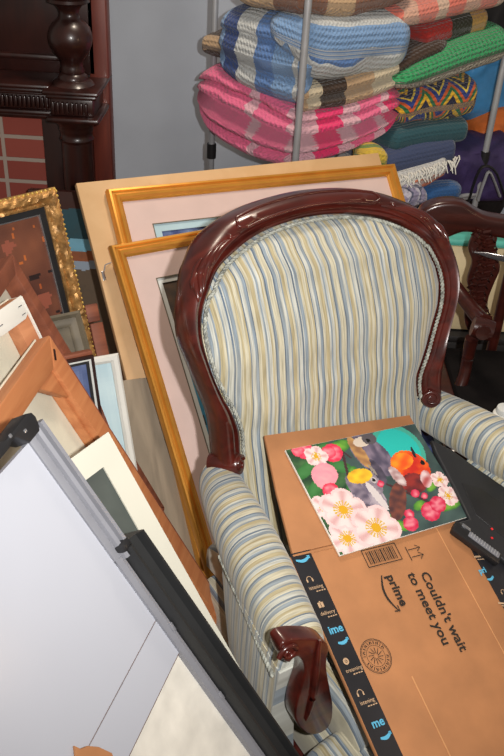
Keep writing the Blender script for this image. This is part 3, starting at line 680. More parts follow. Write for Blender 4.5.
# raised crest panel and shoulder carving
def onrail(f, t, hh):
    x = f*(NP-1); k = min(int(x), NP-2); q = x-k
    o_ = PO[k].lerp(PO[k+1], q); i = PI_[k].lerp(PI_[k+1], q)
    return bp(i.x+(o_.x-i.x)*t, i.y+(o_.y-i.y)*t, hh)
SF = [(0, .004), (.06, .016), (.16, .02), (.24, .014), (.3, .016), (.42, .029), (.58, .033), (.74, .029), (.88, .018), (.93, .004), (1, -.01)]
def surf(t):
    for (a, p), (b, q) in zip(SF, SF[1:]):
        if t <= b: return p+(q-p)*(t-a)/(b-a)
    return -.01
def orn(f, t, up=.001): return onrail(f, t, surf(t)+up)
cr = []
for t0 in (.44, .84):
    cr.append(tube([orn(.402+.196*q/60, t0) for q in range(61)], lambda t: .003, 8))
for e in (.402, .598):
    cr.append(tube([orn(e+(-.008 if e < .5 else .008)*math.sin(q/12*PI), .44+.40*q/12) for q in range(13)], .003, 8))
mesh('crest_moulding', *add(*cr)[:2], M['mahog'], ac, sharp=60)
for sgn in (0, 1):
    cv = []
    for k in range(4):
        def F_(f): return 1-f if sgn else f
        pts = []
        for q in range(25):
            s = q/24; f = .388-.021*k-(.098-.012*k)*s; t = .40+.13*k+.13*math.sin(s*PI*.9)-(.10+.06*k)*s
            pts.append(orn(F_(f), max(.2, min(t, .86)), .0012))
        cv.append(tube(pts, lambda t: .0014+.0044*math.sin(min(1, t)*PI)**.8, 10))
        if k < 3:
            pts2 = [orn(F_(.342-.018*k-.030*q/8), .50+.11*k+.05*math.sin(q/8*PI*.8), .0) for q in range(9)]
            cv.append(tube(pts2, lambda t: .001+.0074*math.sin(t*PI)**.8*(.6+.6*t), 10))
    f = .374 if not sgn else 1-.374
    cv.append(tube([orn(f, .52, -.004), orn(f, .52, .004), orn(f, .52, .007)], lambda t: .007*(1-t*.6), 12))
    mesh('shoulder_carving', *add(*cv)[:2], M['mahog'], ac, sharp=60)
for sx in (-1, 1):
    c = V((sx*.238, -.01, 0)); o = bp(c.x, -.012, 0)
    d_ = (V((-sx*.62, 0, 0))+(bp(c.x, -.018, .05)-bp(c.x, -.018, 0)).normalized()*.78).normalized(); c0 = bp(sx*.243, -.016, .004)
    xa = V((0, 0, 1)).cross(d_).normalized(); ya = d_.cross(xa)
    cyl = tube([c0-d_*.03, c0+d_*.024, c0+d_*.028], lambda t: .0205 if t < .9 else .018, 22)
    sp_ = [c0+d_*.0285+(xa*math.cos(k/29*2.4*PI)*-sx+ya*math.sin(k/29*2.4*PI))*.0165*(1-.72*k/29) for k in range(30)]
    s1 = tube(sp_, lambda t: .0036-.0015*t, 8)
    mesh('scroll_end', *add(s1, cyl)[:2], M['mahog'], ac, sharp=50)
# upholstered back
def ihw(v):
    if v <= -.012: return .215+(-.012-v)*.12
    for (a, p), (b, q) in zip(IH, IH[1:]):
        if v <= q: return a+(b-a)*(v-p)/(q-p)
    return 0
vsn = [-.24+.2*i/12 for i in range(12)]+[-.04+.34*i/40 for i in range(40)]+[.30+.0875*math.sin(i/36*PI/2) for i in range(37)]
vs = []; uv = []; NS = 44
for v in vsn:
    hw = ihw(v)
    for i in range(NS+1):
        s = math.sin((i/NS-.5)*PI); u = s*hw
        d = max(0, min(hw-abs(u), (.3885-v)*1.0)); pf_ = .036*(1-math.exp(-d/.035))-.006
        pf_ += .002*nz(u, v, 14)
        vs.append(bp(u, v, pf_)); uv.append((u, v))
fs = [(j*(NS+1)+i, j*(NS+1)+i+1, (j+1)*(NS+1)+i+1, (j+1)*(NS+1)+i) for j in range(len(vsn)-1) for i in range(NS)]
mesh('back_upholstery', vs, fs, M['backU'], ac, uvs=uv, sharp=180)
# outside back
ob = [[bp(s*ihw(max(v, -.012))*1.06, v, -.03-.02*(1-s*s)) for s in [x/10-1 for x in range(21)]] for v in [-.38+.755*i/30 for i in range(31)]]
vs, fs, uv = loft(ob, False, False); mesh('outside_back', vs, fs, M['backU'], ac, uvs=[(v.x, v.z) for v in vs], sharp=180)
# braid along the inner edge
def braid(pts, r0, name, parent=ac):
    pa = []
    for k in range(2):
        rr = []
        tot = 0
        for i, p in enumerate(pts):
            t = (pts[min(i+1, len(pts)-1)]-pts[max(i-1, 0)]).normalized(); a = t.cross(V((.3, -1, .4))).normalized(); b = t.cross(a)
            if i: tot += (p-pts[i-1]).length
            ph = tot*420+k*PI; rr.append(p+(a*math.cos(ph)+b*math.sin(ph))*r0*.62)
        pa.append(tube(rr, r0*.75, 6))
    vs, fs, uv = add(*pa); return mesh(name, vs, fs, M['braid'], parent, sharp=180)
M['braid'] = plain('gimp_braid', (146, 148, 140), .9, 0, .3, 90)
dn_ = cat([(p.x*.975, p.y-.006*(p.y > .3), 0) for p in PI_], 700)
braid([bp(p.x, p.y, .012) for p in dn_], .003, 'braid_trim')
# seat
def superbox(x0, x1, y0, y1, z0, z1, crown, n=26, pw=.16):
    rings = []
    for i in range(n+1):
        t = i/n; y = y0+(y1-y0)*t; ey = min(t, 1-t)*2; fy = (1-(1-min(1, ey/.25))**2)
        ring = []
        for j in range(40):
            a = 2*PI*j/40; ca, sa = math.cos(a), math.sin(a)
            X = (x0+x1)/2+(x1-x0)/2*math.copysign(abs(ca)**.35, ca); Zf = math.copysign(abs(sa)**.35, sa)
            top = z1-.03+(.03)*fy+crown*(1-(2*(X-x0)/(x1-x0)-1)**2)*math.sin(t*PI)
            ring.append(V((X, y, z0 if Zf < 0 and 0 else (z0+top)/2+(top-z0)/2*Zf)))
        rings.append(ring)
    return loft(rings)
vs, fs, uv = superbox(-.262, .262, -.475, .02, .33, .445, .018)
mesh('seat_cushion', vs, fs, M['backU'], ac, uvs=[(v.x, v.y) for v in vs], sharp=180)
vs, fs, uv = superbox(-.318, .318, -.56, -.415, .24, .395, .004, n=16)
mesh('seat_front', vs, fs, M['backU'], ac, uvs=[(v.x, v.y) for v in vs], sharp=180)
vs, fs, uv = boxm((0, -.22, .29), (.56, .46, .1), .02); mesh('seat_apron', vs, fs, M['backU'], ac, uvs=[(v.x, v.z) for v in vs])
mesh('seat_rail', *boxm((0, -.225, .225), (.575, .47, .04), .012)[:2], M['mahog'], ac)
for sx in (-1, 1):
    fl_ = tube(cat([(sx*.25, -.47, .25), (sx*.262, -.495, .17), (sx*.262, -.50, .1), (sx*.25, -.485, .04), (sx*.258, -.505, .0)], 20), lambda t: .03-.016*t if t < .85 else .018, 14); mesh('front_leg', *fl_[:2], M['mahog'], ac)
    bl_ = tube(cat([(sx*.2, -.05, .225), (sx*.2, -.05, .12), (sx*.205, -.04, .0)], 14), lambda t: .024-.008*t, 12); mesh('back_leg', *bl_[:2], M['mahog'], ac)
# arms
for sx in (-1, 1):
    rings = []; rs = []; na = 60
    for i in range(na):
        t = i/(na-1); fw = -.01+.41*t
        xc = .252+.082*t**.9; wid = .036+.010*math.sin(min(1, t*1.1)*PI)+.009*t; top = .628+.012*math.sin(t*PI)-.006*t
        if t > .93: top -= .015*((t-.93)/.07)**2; wid -= .006*((t-.93)/.07)**2
        bot = .535; ring = []
        for j in range(36):
            a = 2*PI*j/36; ca, sa = math.cos(a), math.sin(a)
            zc = (top+bot)/2; zr = (top-bot)/2
            ring.append(V((sx*(xc+wid*math.copysign(abs(ca)**.8, ca)), -fw, zc+zr*math.copysign(abs(sa)**.8, sa))))
        rings.append(ring); rs.append(fw)
    vs, fs, uv = loft(rings, ulen=[r*1.0 for r in rs]); mesh('arm_pad', vs, fs, M['armU'], ac, uvs=uv, sharp=70)
    # padded outer side under the arm: rear edge slopes forward towards the bottom
    rings = []
    zs_ = [.575-.345*k/24 for k in range(25)]
    for z in zs_:
        q = (.575-z)/.345; r0 = .145+.12*q; r1 = .405-.02*math.sin(q*PI)+.02*q
        ring = []
        for k in range(30):
            f = r0+(r1-r0)*k/29; tt = (f+.01)/.41; xo = .252+.082*max(0, tt)**.9+.043+.006*math.sin(q*PI)-.012*q+.006*math.sin(k/29*PI)
            ring.append(V((sx*xo, -f, z)))
        back_ = [V((sx*(abs(p.x)-.045), p.y, p.z)) for p in ring[::-1]]
        rings.append(ring+back_)
    vs, fs, uv = loft(rings); mesh('side_panel', vs, fs, M['armU'], ac, uvs=[(-v.y, v.z) for v in vs], sharp=60)
    vs, fs, uv = boxm((0, 0, 0), (.03, .27, .16), .012); rot = Matrix.Rotation(-sx*math.atan2(.078, .41)*-1, 4, 'Z')
    vs = [Matrix.Translation((sx*.275, -.265, .47)) @ (rot @ v) for v in vs]; mesh('inside_arm', vs, fs, M['armU'], ac, uvs=[(-v.y, v.z) for v in vs])
    seam = [V((sx*((.252+.082*max(0, (q/90*.40)/.41)**.9+.047)), -(q/90*.40), .560+.004*math.sin(q*.05))) for q in range(500) if .15 < q/90*.40 <= .40]
    braid(cat([(p.x, p.y, p.z) for p in seam[::6]], 420), .004, 'side_braid')
    # carved arm front
    OUT = [(281, 642), (285, 636), (293, 632), (305, 631), (318, 632), (327, 637), (330, 646), (328, 658), (328, 672), (331, 690), (334, 708), (332, 724), (324, 733), (312, 736), (302, 730), (296, 720), (297, 705), (302, 688), (306, 674), (304, 663), (299, 657), (294, 660), (290, 664), (284, 661), (281, 652)]
    pts = [cpl((p[0], p[1]+(9*(1-(p[1]-631)/30) if p[1] < 661 else 0)), -.436) for p in OUT]
    sm = cat([(p.x, p.z, 0) for p in pts+[pts[0]]], 76)[:-1]
    poly = [(sx*-1*p.x, p.y) for p in sm]
    vs, fs, _ = prism(poly, 0, .028, .010, 4, fn=lambda x, y, z: V((x, -.434+z, y)))
    mesh('arm_front', vs, fs, M['mahog'], ac, sharp=50)
    c = cpl((289, 653), -.436); spi = []
    for k in range(30):
        a = k/29*2.4*PI; r_ = .016*(1-.7*k/29); spi.append(V((sx*-1*(c.x-r_*math.cos(a)), -.436, c.z+r_*math.sin(a))))
    # ridge flowing down the front
    rid = [cpl(p, -.436) for p in ((320, 640), (318, 655), (316, 672), (314, 690), (310, 708), (306, 720))]
    rd = tube(cat([(sx*-1*p.x, p.y, p.z) for p in rid], 24), lambda t: .002+.004*math.sin(t*PI), 8)
    mesh('scroll_carving', *add(tube(spi, lambda t: .004-.0015*t, 8), rd)[:2], M['mahog'], ac, sharp=60)
    fb = [cpl(p, -.405) for p in ((298, 664), (294, 676), (291, 690), (290, 702))]
    braid(cat([(sx*-1*p.x, p.y-.012, p.z) for p in fb], 160), .004, 'front_braid')
# ------------------------------------------------------------------ flattened cardboard on the seat
aB, tB = math.radians(54), math.radians(25)
uB = V((-math.sin(aB)*math.cos(tB), math.cos(aB)*math.cos(tB), math.sin(tB))); nB = V((math.cos(aB), math.sin(aB), 0)).cross(uB).normalized()
TB = onz((265, 435), .688)
S0, S1, S3 = [onplane(p, TB, nB) for p in ((292, 556), (466, 525), (390, 756))]
e2r = S3-S0; ep = nB.cross(e2r).normalized(); ep = ep if ep.dot(S1-S0) > 0 else -ep
e1 = ((S1-S0).normalized()+ep).normalized(); e2 = (e2r-e1*e2r.dot(e1)).normalized()
print('board skew', math.degrees(math.acos(e2r.normalized().dot(e1))), (S1-S0).length, nB)
LB_ = .62; WB = (S1-S0).length+.055
cbx = empty('cardboard_sheet', 'flattened brown cardboard box with black tape and printing across the armchair seat', 'cardboard', basis(S0, e1, -e2, nB))
BI = cbx.matrix_world.inverted()
def cb(px, h=0.): return BI @ onplane(px, S0+nB*h, nB)
def sheetp(poly, z, t, name, mat, parent=cbx, bev=0): return mesh(name, *prism(poly, z-t, z, bev)[:2], mat, parent, smooth=bool(bev))
WX = cb((466, 525)).x+.052
mesh('main_panel', *boxm((WX/2-.002, -LB_/2, -.005), (WX+.004, LB_, .008), .002)[:2], M['kraft'], cbx)
mesh('under_layer', *boxm((WX/2+.002, -LB_/2+.002, -.0125), (WX, LB_, .006), .002)[:2], M['kraftedge'], cbx)
# flap bent up against the chair back
T0 = cb((265, 435)); 
ft = CM @ V((-.165, .0, .70)); 
rT = ray((265, 435)); 
# choose the point of the sight line that touches the front of the chair back
best = None
for k in range(400):
    p = CAM+rT*(1.2+k*.002); lp = CI @ p; v = (lp.z-.64)*cs+lp.y*sn; q = bp(lp.x, v, .045)
    if lp.y >= q.y: best = p; break
TL = BI @ best
fu = V((0, TL.y, TL.z)); flen = fu.length; fu.normalize(); fn_ = V((1, 0, 0)).cross(fu).normalized()
if fn_.z < 0: fn_ = -fn_
print('flap', TL, flen, CI @ best)
FB = Matrix(((1, fu.x, fn_.x, 0), (0, fu.y, fn_.y, 0), (0, fu.z, fn_.z, 0), (0, 0, 0, 1)))
def fl3(x, y, z): return FB @ V((x, y, z))
wf = cb((466, 525)).x
CBW = cbx.matrix_world
fP = CBW @ V((0, 0, 0)); fN = (CBW.to_3x3() @ fn_).normalized()
FW = CBW @ FB; FWI = FW.inverted()
def fl(px, h=0.): return FWI @ onplane(px, FW @ V((0, 0, h)), fN)
qa, qb, qc = fl((417, 427)), fl((440, 472)), fl((464, 520))
vs, fs, _ = prism([(TL.x, flen), (.004+TL.x*.4, flen*.5), (.004, .004), (qc.x, .004), (qb.x, qb.y), (qa.x, flen)], -.008, -.001, .0012, fn=fl3); mesh('flap', vs, fs, M['kraft'], cbx)
print('paint corners', [tuple(round(c, 3) for c in fl(p, .006)) for p in ((289, 449), (418, 424), (467, 516), (337, 557))])
# tape bands
tl0 = cb((296, 553)).x
tw = cb((330, 548)).x-tl0
lx = [cb(p).x for p in ((319, 549), (392, 756))]; print('tape', tl0, lx, cb((470, 535)), cb((504, 604)))
TWL = sum(lx)/2
RX = wf-.019
mesh('tape_band', *boxm(((TWL-.003)/2, -LB_/2+.002, -.0005), (TWL+.003, LB_+.004, .0006))[:2], M['tape'], cbx, smooth=False)
mesh('tape_band', *boxm(((RX+WX+.002)/2, -LB_/2+.002, -.0005), (WX+.002-RX, LB_+.004, .0006))[:2], M['tape'], cbx, smooth=False)
def text(body, name, px0, size, mat, rot=0., z=.0004, bold=.0, ali='LEFT', sx=1.0, local=None):
    cu = bpy.data.curves.new(name, 'FONT'); cu.body = body; cu.size = size; cu.align_x = ali; cu.offset = bold; cu.resolution_u = 3; cu.extrude = .0001
    t = bpy.data.objects.new('tmp', cu); COL.objects.link(t); dg = bpy.context.evaluated_depsgraph_get(); dg.update()
    me = bpy.data.meshes.new_from_object(t.evaluated_get(dg)); bpy.data.objects.remove(t)
    p = local or cb(px0); R_ = Matrix.Translation((p.x, p.y, z)) @ Matrix.Rotation(rot, 4, 'Z') @ Matrix.Diagonal((sx, 1, 1, 1))
    me.transform(R_); me.name = name; me.materials.clear(); me.materials.append(M[mat]); o = link(bpy.data.objects.new(name, me), cbx); return o
def ribbon(pts, w, name, mat, z=.0004, parent=cbx):
    """flat printed stroke; w may vary along it"""
    P = [V((p[0], p[1], 0)) for p in pts]; vs = []
    for i, p in enumerate(P):
        t = (P[min(i+1, len(P)-1)]-P[max(i-1, 0)]).normalized(); a = V((-t.y, t.x, 0)); ww = w(i/(len(P)-1)) if callable(w) else w
        vs += [p+a*ww/2+V((0, 0, z)), p-a*ww/2+V((0, 0, z))]
    return vs, [(2*i, 2*i+1, 2*i+3, 2*i+2) for i in range(len(P)-1)], None
def pr_(parts, name, mat): vs, fs, _ = add(*parts); return mesh(name, vs, fs, M[mat], cbx, smooth=False, fixn=False)
def smile(c, L, ang, w):
    R_ = Matrix.Rotation(ang, 4, 'Z'); C0 = V((c.x, c.y, 0))
    arc = [C0+R_ @ V((-L/2+L*t, -L*.17*math.sin(PI*t)+0, 0)) for t in [k/20 for k in range(21)]]
    tip = C0+R_ @ V((L/2, 0, 0))
    hd = [C0+R_ @ V((L*.36, L*.03, 0)), C0+R_ @ V((L*.52, L*.035, 0)), C0+R_ @ V((L*.49, -L*.13, 0))]
    return [ribbon(arc, lambda t: w*(.35+.75*math.sin(PI*min(1, t*.8+.1))), '', ''), ribbon(hd, w*.6, '', '')]
# big slogan: lines run down the sheet
DN = -PI/2
def span(a, b): return (cb(b)-cb(a)).length
ln = cb((420, 573)); sz = .042
text("Couldn't wait", 'printed_slogan', (420, 573), span((420, 573), (466, 650))/6.05*1.1, 'ink', DN, bold=.0006)
text("to meet you", 'printed_slogan', (407, 574), span((420, 573), (466, 650))/6.05*1.1, 'ink', DN, bold=.0006)
text("prime", 'printed_word', (386, 576), span((386, 576), (407, 608))/2.6, 'ink', DN, bold=.0008)
c = (cb((383, 575))+cb((401, 610)))/2+V((-.004, 0, 0))
pr_(smile(c, span((383, 575), (403, 609)), DN, .004), 'printed_smile', 'ink')
# bar panel
a = cb((361, 551)); b = cb((395, 545)); d = cb((366, 568)); pw, phh = (b-a).length, (d-a).length
q = [ribbon([(a.x, a.y), (a.x+pw, a.y)], .0016, '', ''), ribbon([(a.x, a.y-phh), (a.x+pw, a.y-phh)], .0016, '', ''), ribbon([(a.x, a.y+.0008), (a.x, a.y-phh-.0008)], .0016, '', ''), ribbon([(a.x+pw, a.y+.0008), (a.x+pw, a.y-phh-.0008)], .0016, '', '')]
x = a.x+.006
for wv in (.002, .001, .003, .0015, .001, .0025, .0012, .001, .003, .001, .0018, .001, .002, .0028, .001, .0016, .0024, .001, .002):
    if x+wv > a.x+pw-.005: break
    q.append(ribbon([(x+wv/2, a.y-.004), (x+wv/2, a.y-phh+.004)], wv, '', '')); x += wv+.0022
pr_(q, 'printed_barcode', 'ink')
# this way up arrows, pointing across the sheet
a = cb((405, 547)); b = cb((410, 561)); L = (b-a).length
q = [ribbon([(a.x, a.y), (a.x, a.y-L)], .0018, '', '')]
for f in (.25, .78):
    y = a.y-L*f; AL = .030
    q += [ribbon([(a.x+.003, y), (a.x+AL, y)], .0016, '', ''), ribbon([(a.x+AL-.009, y+.006), (a.x+AL, y), (a.x+AL-.009, y-.006)], .0016, '', '')]
pr_(q, 'printed_arrows', 'ink')
# round stamp
c = cb((376, 656)); R1 = span((361, 656), (391, 656))/2
circ = lambda r_, w_: ribbon([(c.x+r_*math.cos(2*PI*k/40), c.y+r_*math.sin(2*PI*k/40)) for k in range(41)], w_, '', '')
q = [circ(R1, .0011), circ(R1*.93, .0007), circ(R1*.62, .0007)]
for k in range(34):
    a = 2*PI*k/34
    if k % 17 in (0, 1): continue
    q.append(ribbon([(c.x+R1*.7*math.cos(a), c.y+R1*.7*math.sin(a)), (c.x+R1*.86*math.cos(a+.05*(k % 3-1)), c.y+R1*.86*math.sin(a+.05*(k % 3-1)))], .0012+.0006*(k % 2), '', ''))
for k in range(12):
    a = 2*PI*k/12; q.append(ribbon([(c.x+R1*.14*math.cos(a), c.y+R1*.14*math.sin(a)), (c.x+R1*.5*math.cos(a+.3), c.y+R1*.5*math.sin(a+.3))], .0012, '', ''))
pr_(q, 'printed_stamp', 'ink')
# creases
M['crease'] = plain('crease_kraft', (206, 150, 100), .8, 0, .06, 12)
for pa, pb in (((385, 560), (440, 756)),):
    p, q_ = cb((412, 676)), cb((446, 756)); mesh('crease', *boxm((p.x, (p.y-LB_)/2, -.0006), (.0022, LB_+p.y, .0012), .0005)[:2], M['crease'], cbx)
for xx in (RX-.05,):
    mesh('crease', *boxm((xx, -LB_/2, -.0008), (.0016, LB_, .001), .0004)[:2], M['crease'], cbx)
mesh('fold_ridge', *tube([V((.002, 0, -.003)), V((wf/2, 0, -.0015)), V((wf-.002, 0, -.003))], .0034, 10)[:2], M['kraft'], cbx)
# printing on the tape
def tp(px): return cb(px)
ts = TWL
def icon_head(c, r_): 
    return [ribbon([(c.x+r_*math.cos(a), c.y+r_*math.sin(a)) for a in [PI*k/14 for k in range(15)]], r_*.2, '', ''), ribbon([(c.x-r_, c.y+.001), (c.x-r_, c.y-r_*.8)], r_*.5, '', ''), ribbon([(c.x+r_, c.y+.001), (c.x+r_, c.y-r_*.8)], r_*.5, '', '')]
def icon_box(c, r_):
    return [ribbon([(c.x-r_, c.y), (c.x-r_*.1, c.y)], r_*1.7, '', ''), ribbon([(c.x+r_*.1, c.y), (c.x+r_, c.y)], r_*1.7, '', ''), ribbon([(c.x-r_*.25, c.y+r_*.9), (c.x+r_*.25, c.y+r_*.9)], r_*.7, '', '')]
def icon_play(c, r_):
    out = [ribbon([(c.x+r_*math.cos(2*PI*k/24)*.75, c.y+r_*math.sin(2*PI*k/24)*.75) for k in range(25)], r_*.55, '', '')]
    out.append(([V((c.x-r_*.25, c.y+r_*.4, .0004)), V((c.x-r_*.25, c.y-r_*.4, .0004)), V((c.x+r_*.42, c.y, .0004))], [(0, 1, 2)], None)); return out
fs_ = TWL*.25
rows = [('sm', '', (304, 558)), ('hd', 'istening', (308, 580)), ('bx', 'delivery', (317, 606)), ('pr', 'ime', (329, 635)), ('pl', 'treaming', (338, 664)), ('hd', 'istening', (352, 696)), ('pr', 'me', (370, 730))]
for kind, wd, px in rows:
    c = cb(px); c.x = TWL*.45
    if kind == 'sm': pr_(smile(c, TWL*.72, .08, .005), 'tape_smile', 'tapeblue')
    elif kind == 'pr':
        text(wd, 'tape_word', None, TWL*.5, 'tapeblue', 0, local=V((TWL*(.16 if wd == 'ime' else .22), c.y, 0)), bold=.0004)
        pr_(smile(V((TWL*.62, c.y-.014, 0)), TWL*.55, .15, .005), 'tape_smile', 'tapeblue')
    else:
        ic = dict(hd=icon_head, bx=icon_box, pl=icon_play)[kind](V((TWL*.34, c.y, 0)), TWL*.14); pr_(ic, 'tape_icon', 'tapetan')
        text(wd, 'tape_word', None, TWL*.24, 'tapetan', 0, local=V((TWL*.12, c.y-TWL*.46, 0)))
        pr_([ribbon([(TWL*(.42+.13*k), c.y-TWL*.58), (TWL*(.42+.13*k)+TWL*.09, c.y-TWL*.58)], TWL*.05, '', '') for k in range(4)], 'tape_small_print', 'tapetan')
c = cb((480, 574)); text('pri', 'tape_word', None, TWL*.42, 'tapeblue', 0, local=V((c.x, c.y, 0)), bold=.0004); c = cb((490, 578)); pr_(smile(c, TWL*.42, .12, .0045), 'tape_smile', 'tapeblue')
for pa, pb in (((464, 533), (471, 532)), ((474, 557), (484, 556)), ((498, 603), (508, 604))):
    a, b = cb(pa), cb(pb); pr_([ribbon([(a.x, a.y), (b.x, b.y)], .0032, '', ''), ribbon([(a.x+.004, a.y-.006), (b.x, b.y-.006)], .0016, '', '')], 'tape_small_print', 'tapetan')
c = cb((503, 592)); pr_(icon_head(c, TWL*.12), 'tape_icon', 'tapetan')
# ------------------------------------------------------------------ bird painting on the flap
PC = [fl(p, .006) for p in ((289, 449), (418, 424), (467, 516), (337, 557))]
bx_ = ((PC[1]-PC[0]).normalized()+(PC[2]-PC[3]).normalized()).normalized(); bx_.z = 0; bx_.normalize(); by_ = V((-bx_.y, bx_.x, 0))
pw_ = ((PC[1]-PC[0]).length+(PC[2]-PC[3]).length)/2; ph_ = ((PC[0]-PC[3]).length+(PC[1]-PC[2]).length)/2
pc = sum(PC, V())/4; o0 = pc-bx_*pw_/2-by_*ph_/2
print('painting', pw_, ph_)
PM = FW @ basis(V((o0.x+bx_.x*pw_/2, o0.y+bx_.y*pw_/2, .006)), bx_, by_, V((0, 0, 1)))
bpn = empty('bird_painting', 'mosaic style painting of three birds among apple blossom lying on the cardboard flap', 'painting', PM)
def ell(u, v, x, y, a, b, ang=0):
    dx, dy = (u-x)*1.3, v-y; c_, s_ = math.cos(ang), math.sin(ang); return ((dx*c_+dy*s_)/a)**2+((-dx*s_+dy*c_)/b)**2
def flower(c, u, v, x, y, r_, ph=0):
    d = math.hypot((u-x)*1.3, v-y); a = math.atan2(v-y, (u-x)*1.3)
    R_ = r_*(.78+.22*abs(math.cos(2.5*a+ph))**.6*1.1)
    if d < R_:
        c = mix((236, 220, 218), (216, 168, 168), abs(math.sin(2.5*a+ph+PI/2))**6*.9)
        if d > R_*.86: c = (240, 206, 206)
        if d < r_*.42 and abs(math.sin(9*a)) > .72: c = (216, 176, 72)
        if d < r_*.2: c = (222, 170, 40)
    return c
def bud(c, u, v, x, y, r_, col=(226, 64, 88)):
    e = ell(u, v, x, y, r_, r_*.85, .6)
    if e < 1: c = mix((246, 170, 176), col, .3+.7*e+.5*nz(u, v, 30))
    return c
def leaf(c, u, v, x, y, a, b, ang, col=(96, 164, 62)):
    e = ell(u, v, x, y, a, b, ang)
    if e < 1: c = mix(col, (46, 104, 50), e*.8+.3*nz(u, v, 25))
    return c
def art_birds(u, v):
    c = mix((74, 96, 92), (54, 72, 72), .5+fbm(u*5, v*5))
    if u < .3: c = mix((36, 64, 46), (70, 110, 66), .5+fbm(u*9, v*9))
    e = ell(u, v, .77, .78, .22, .24)
    if e < 1.25: c = (70, 170, 150)
    if e < .85: c = (40, 190, 180)
    for x, y, a, b, g in ((.36, .93, .12, .06, .2), (.30, .74, .10, .06, -.5), (.24, .95, .09, .04, .3), (.06, .78, .14, .05, .5), (.40, .22, .12, .05, -.9), (.47, .10, .10, .05, -.6), (.36, .66, .07, .04, 1.), (.85, .36, .08, .035, .5), (.68, .22, .07, .04, .4), (.90, .14, .12, .04, .1), (.06, .6, .12, .05, .7), (.05, .22, .12, .05, 1.2), (.3, .55, .09, .04, .9)):
        c = leaf(c, u, v, x, y, a, b, g, (120, 176, 62) if x > .3 else (70, 130, 72))
    # twig
    for (x0, y0, x1, y1, w_) in ((.50, .53, .80, .18, .011), (.36, .86, .30, .58, .012), (.40, .80, .34, .95, .008)):
        t = max(0, min(1, ((u-x0)*(x1-x0)+(v-y0)*(y1-y0))/((x1-x0)**2+(y1-y0)**2)))
        if math.hypot((u-x0-t*(x1-x0))*1.3, v-y0-t*(y1-y0)) < w_: c = (70, 46, 50)
    # rear grey bird
    if ell(u, v, .555, .78, .155, .235, .35) < 1: c = mix((136, 122, 140), (84, 78, 98), .5+fbm(u*14, v*6)*1.2)
    if ell(u, v, .52, .62, .06, .14, .1) < 1: c = mix((96, 88, 104), (62, 58, 74), .5+nz(u, v, 20))
    if ell(u, v, .475, .84, .055, .17, .1) < 1: c = mix((196, 150, 92), (150, 108, 76), .5+nz(u, v, 20))
    if ell(u, v, .535, .93, .085, .05, .1) < 1: c = (216, 200, 184)
    if ell(u, v, .60, .945, .07, .06) < 1: c = (92, 86, 92)
    if ell(u, v, .585, .93, .018, .02) < 1: c = (18, 18, 20)
    # front grey and yellow bird
    if ell(u, v, .375, .44, .125, .20, .35) < 1: c = mix((182, 170, 180), (112, 102, 122), .5+fbm(u*14, v*8)*1.2)
    if ell(u, v, .325, .50, .06, .15, .2) < 1: c = mix((150, 136, 150), (96, 88, 106), .5+nz(u, v, 20))
    if ell(u, v, .335, .26, .05, .10, .2) < 1: c = (92, 84, 98)
    if ell(u, v, .455, .54, .065, .13, .1) < 1: c = mix((170, 158, 168), (112, 104, 118), .5+nz(u, v, 24))
    if ell(u, v, .39, .615, .12, .07, .05) < 1: c = mix((244, 206, 52), (216, 158, 44), .5+nz(u, v, 18))
    if ell(u, v, .43, .40, .035, .15, .2) < 1: c = (216, 206, 206)
    if ell(u, v, .468, .55, .025, .03) < 1: c = (200, 190, 190)
    if ell(u, v, .468, .55, .015, .02) < 1: c = (18, 18, 20)
    if ell(u, v, .50, .645, .014, .06, .25) < 1: c = (150, 140, 130)
    # red bird
    if ell(u, v, .55, .31, .075, .20, -.62+.0) < 1: c = mix((132, 74, 60), (80, 52, 54), .5+nz(u, v, 20))
    if ell(u, v, .775, .575, .185, .185, .2) < 1: c = mix((244, 108, 30), (204, 44, 32), .5+fbm(u*7, v*7))
    if ell(u, v, .74, .66, .12, .08, .2) < 1: c = mix((252, 150, 40), (238, 90, 32), .5+nz(u, v, 14))
    if ell(u, v, .735, .43, .125, .10, .1) < 1: c = mix((150, 50, 46), (96, 38, 44), .5+fbm(u*10, v*10)*1.2)
    if ell(u, v, .645, .53, .05, .11, .2) < 1: c = mix((222, 206, 206), (160, 120, 120), .5+nz(u, v, 22))
    if ell(u, v, .84, .44, .055, .09, -.5) < 1: c = mix((230, 206, 208), (170, 60, 60), .45+nz(u, v, 16))
    if ell(u, v, .885, .60, .022, .024) < 1: c = (16, 16, 18)
    if ell(u, v, .862, .72, .016, .06, -.15) < 1: c = (36, 36, 42)
    for x, y, r_ in ((.12, .955, .085), (.075, .97, .06), (.295, .885, .10), (.27, .90, .07)): c = bud(c, u, v, x, y, r_, (226, 52, 84))
    c = flower(c, u, v, .175, .885, .105, .4)
    for x, y, r_ in ((.165, .70, .125), (.15, .66, .10)): c = bud(c, u, v, x, y, r_, (236, 150, 166))
    for x, y, r_ in ((.15, .555, .075), (.36, .05, .05)): c = bud(c, u, v, x, y, r_, (224, 44, 76))
    c = flower(c, u, v, .06, .42, .12, 1.)
    c = flower(c, u, v, .095, .115, .165, 1.3)
    c = flower(c, u, v, .165, .36, .20, .2)
    c = flower(c, u, v, .31, .135, .215, .8)
    c = flower(c, u, v, .935, .40, .085, .5); c = flower(c, u, v, .925, .235, .10, 1.5)
    for x, y, r_ in ((.735, .14, .10), (.815, .185, .085), (.575, .17, .05), (.55, .085, .075), (.70, .335, .045), (.755, .29, .035), (.50, .50, .035)): c = bud(c, u, v, x, y, r_, (206, 30, 70))
    if c == (62, 84, 80): pass
    return c
mesh('backing_board', *boxm((0, ph_/2, -.0022), (pw_+.0012, ph_+.0012, .004), .0004)[:2], M['canvaswhite'], bpn)
grid(pw_, ph_, 150, 118, art_birds, 'mosaic_picture', bpn, M['artgloss'], .0002, -pw_/2, 0)
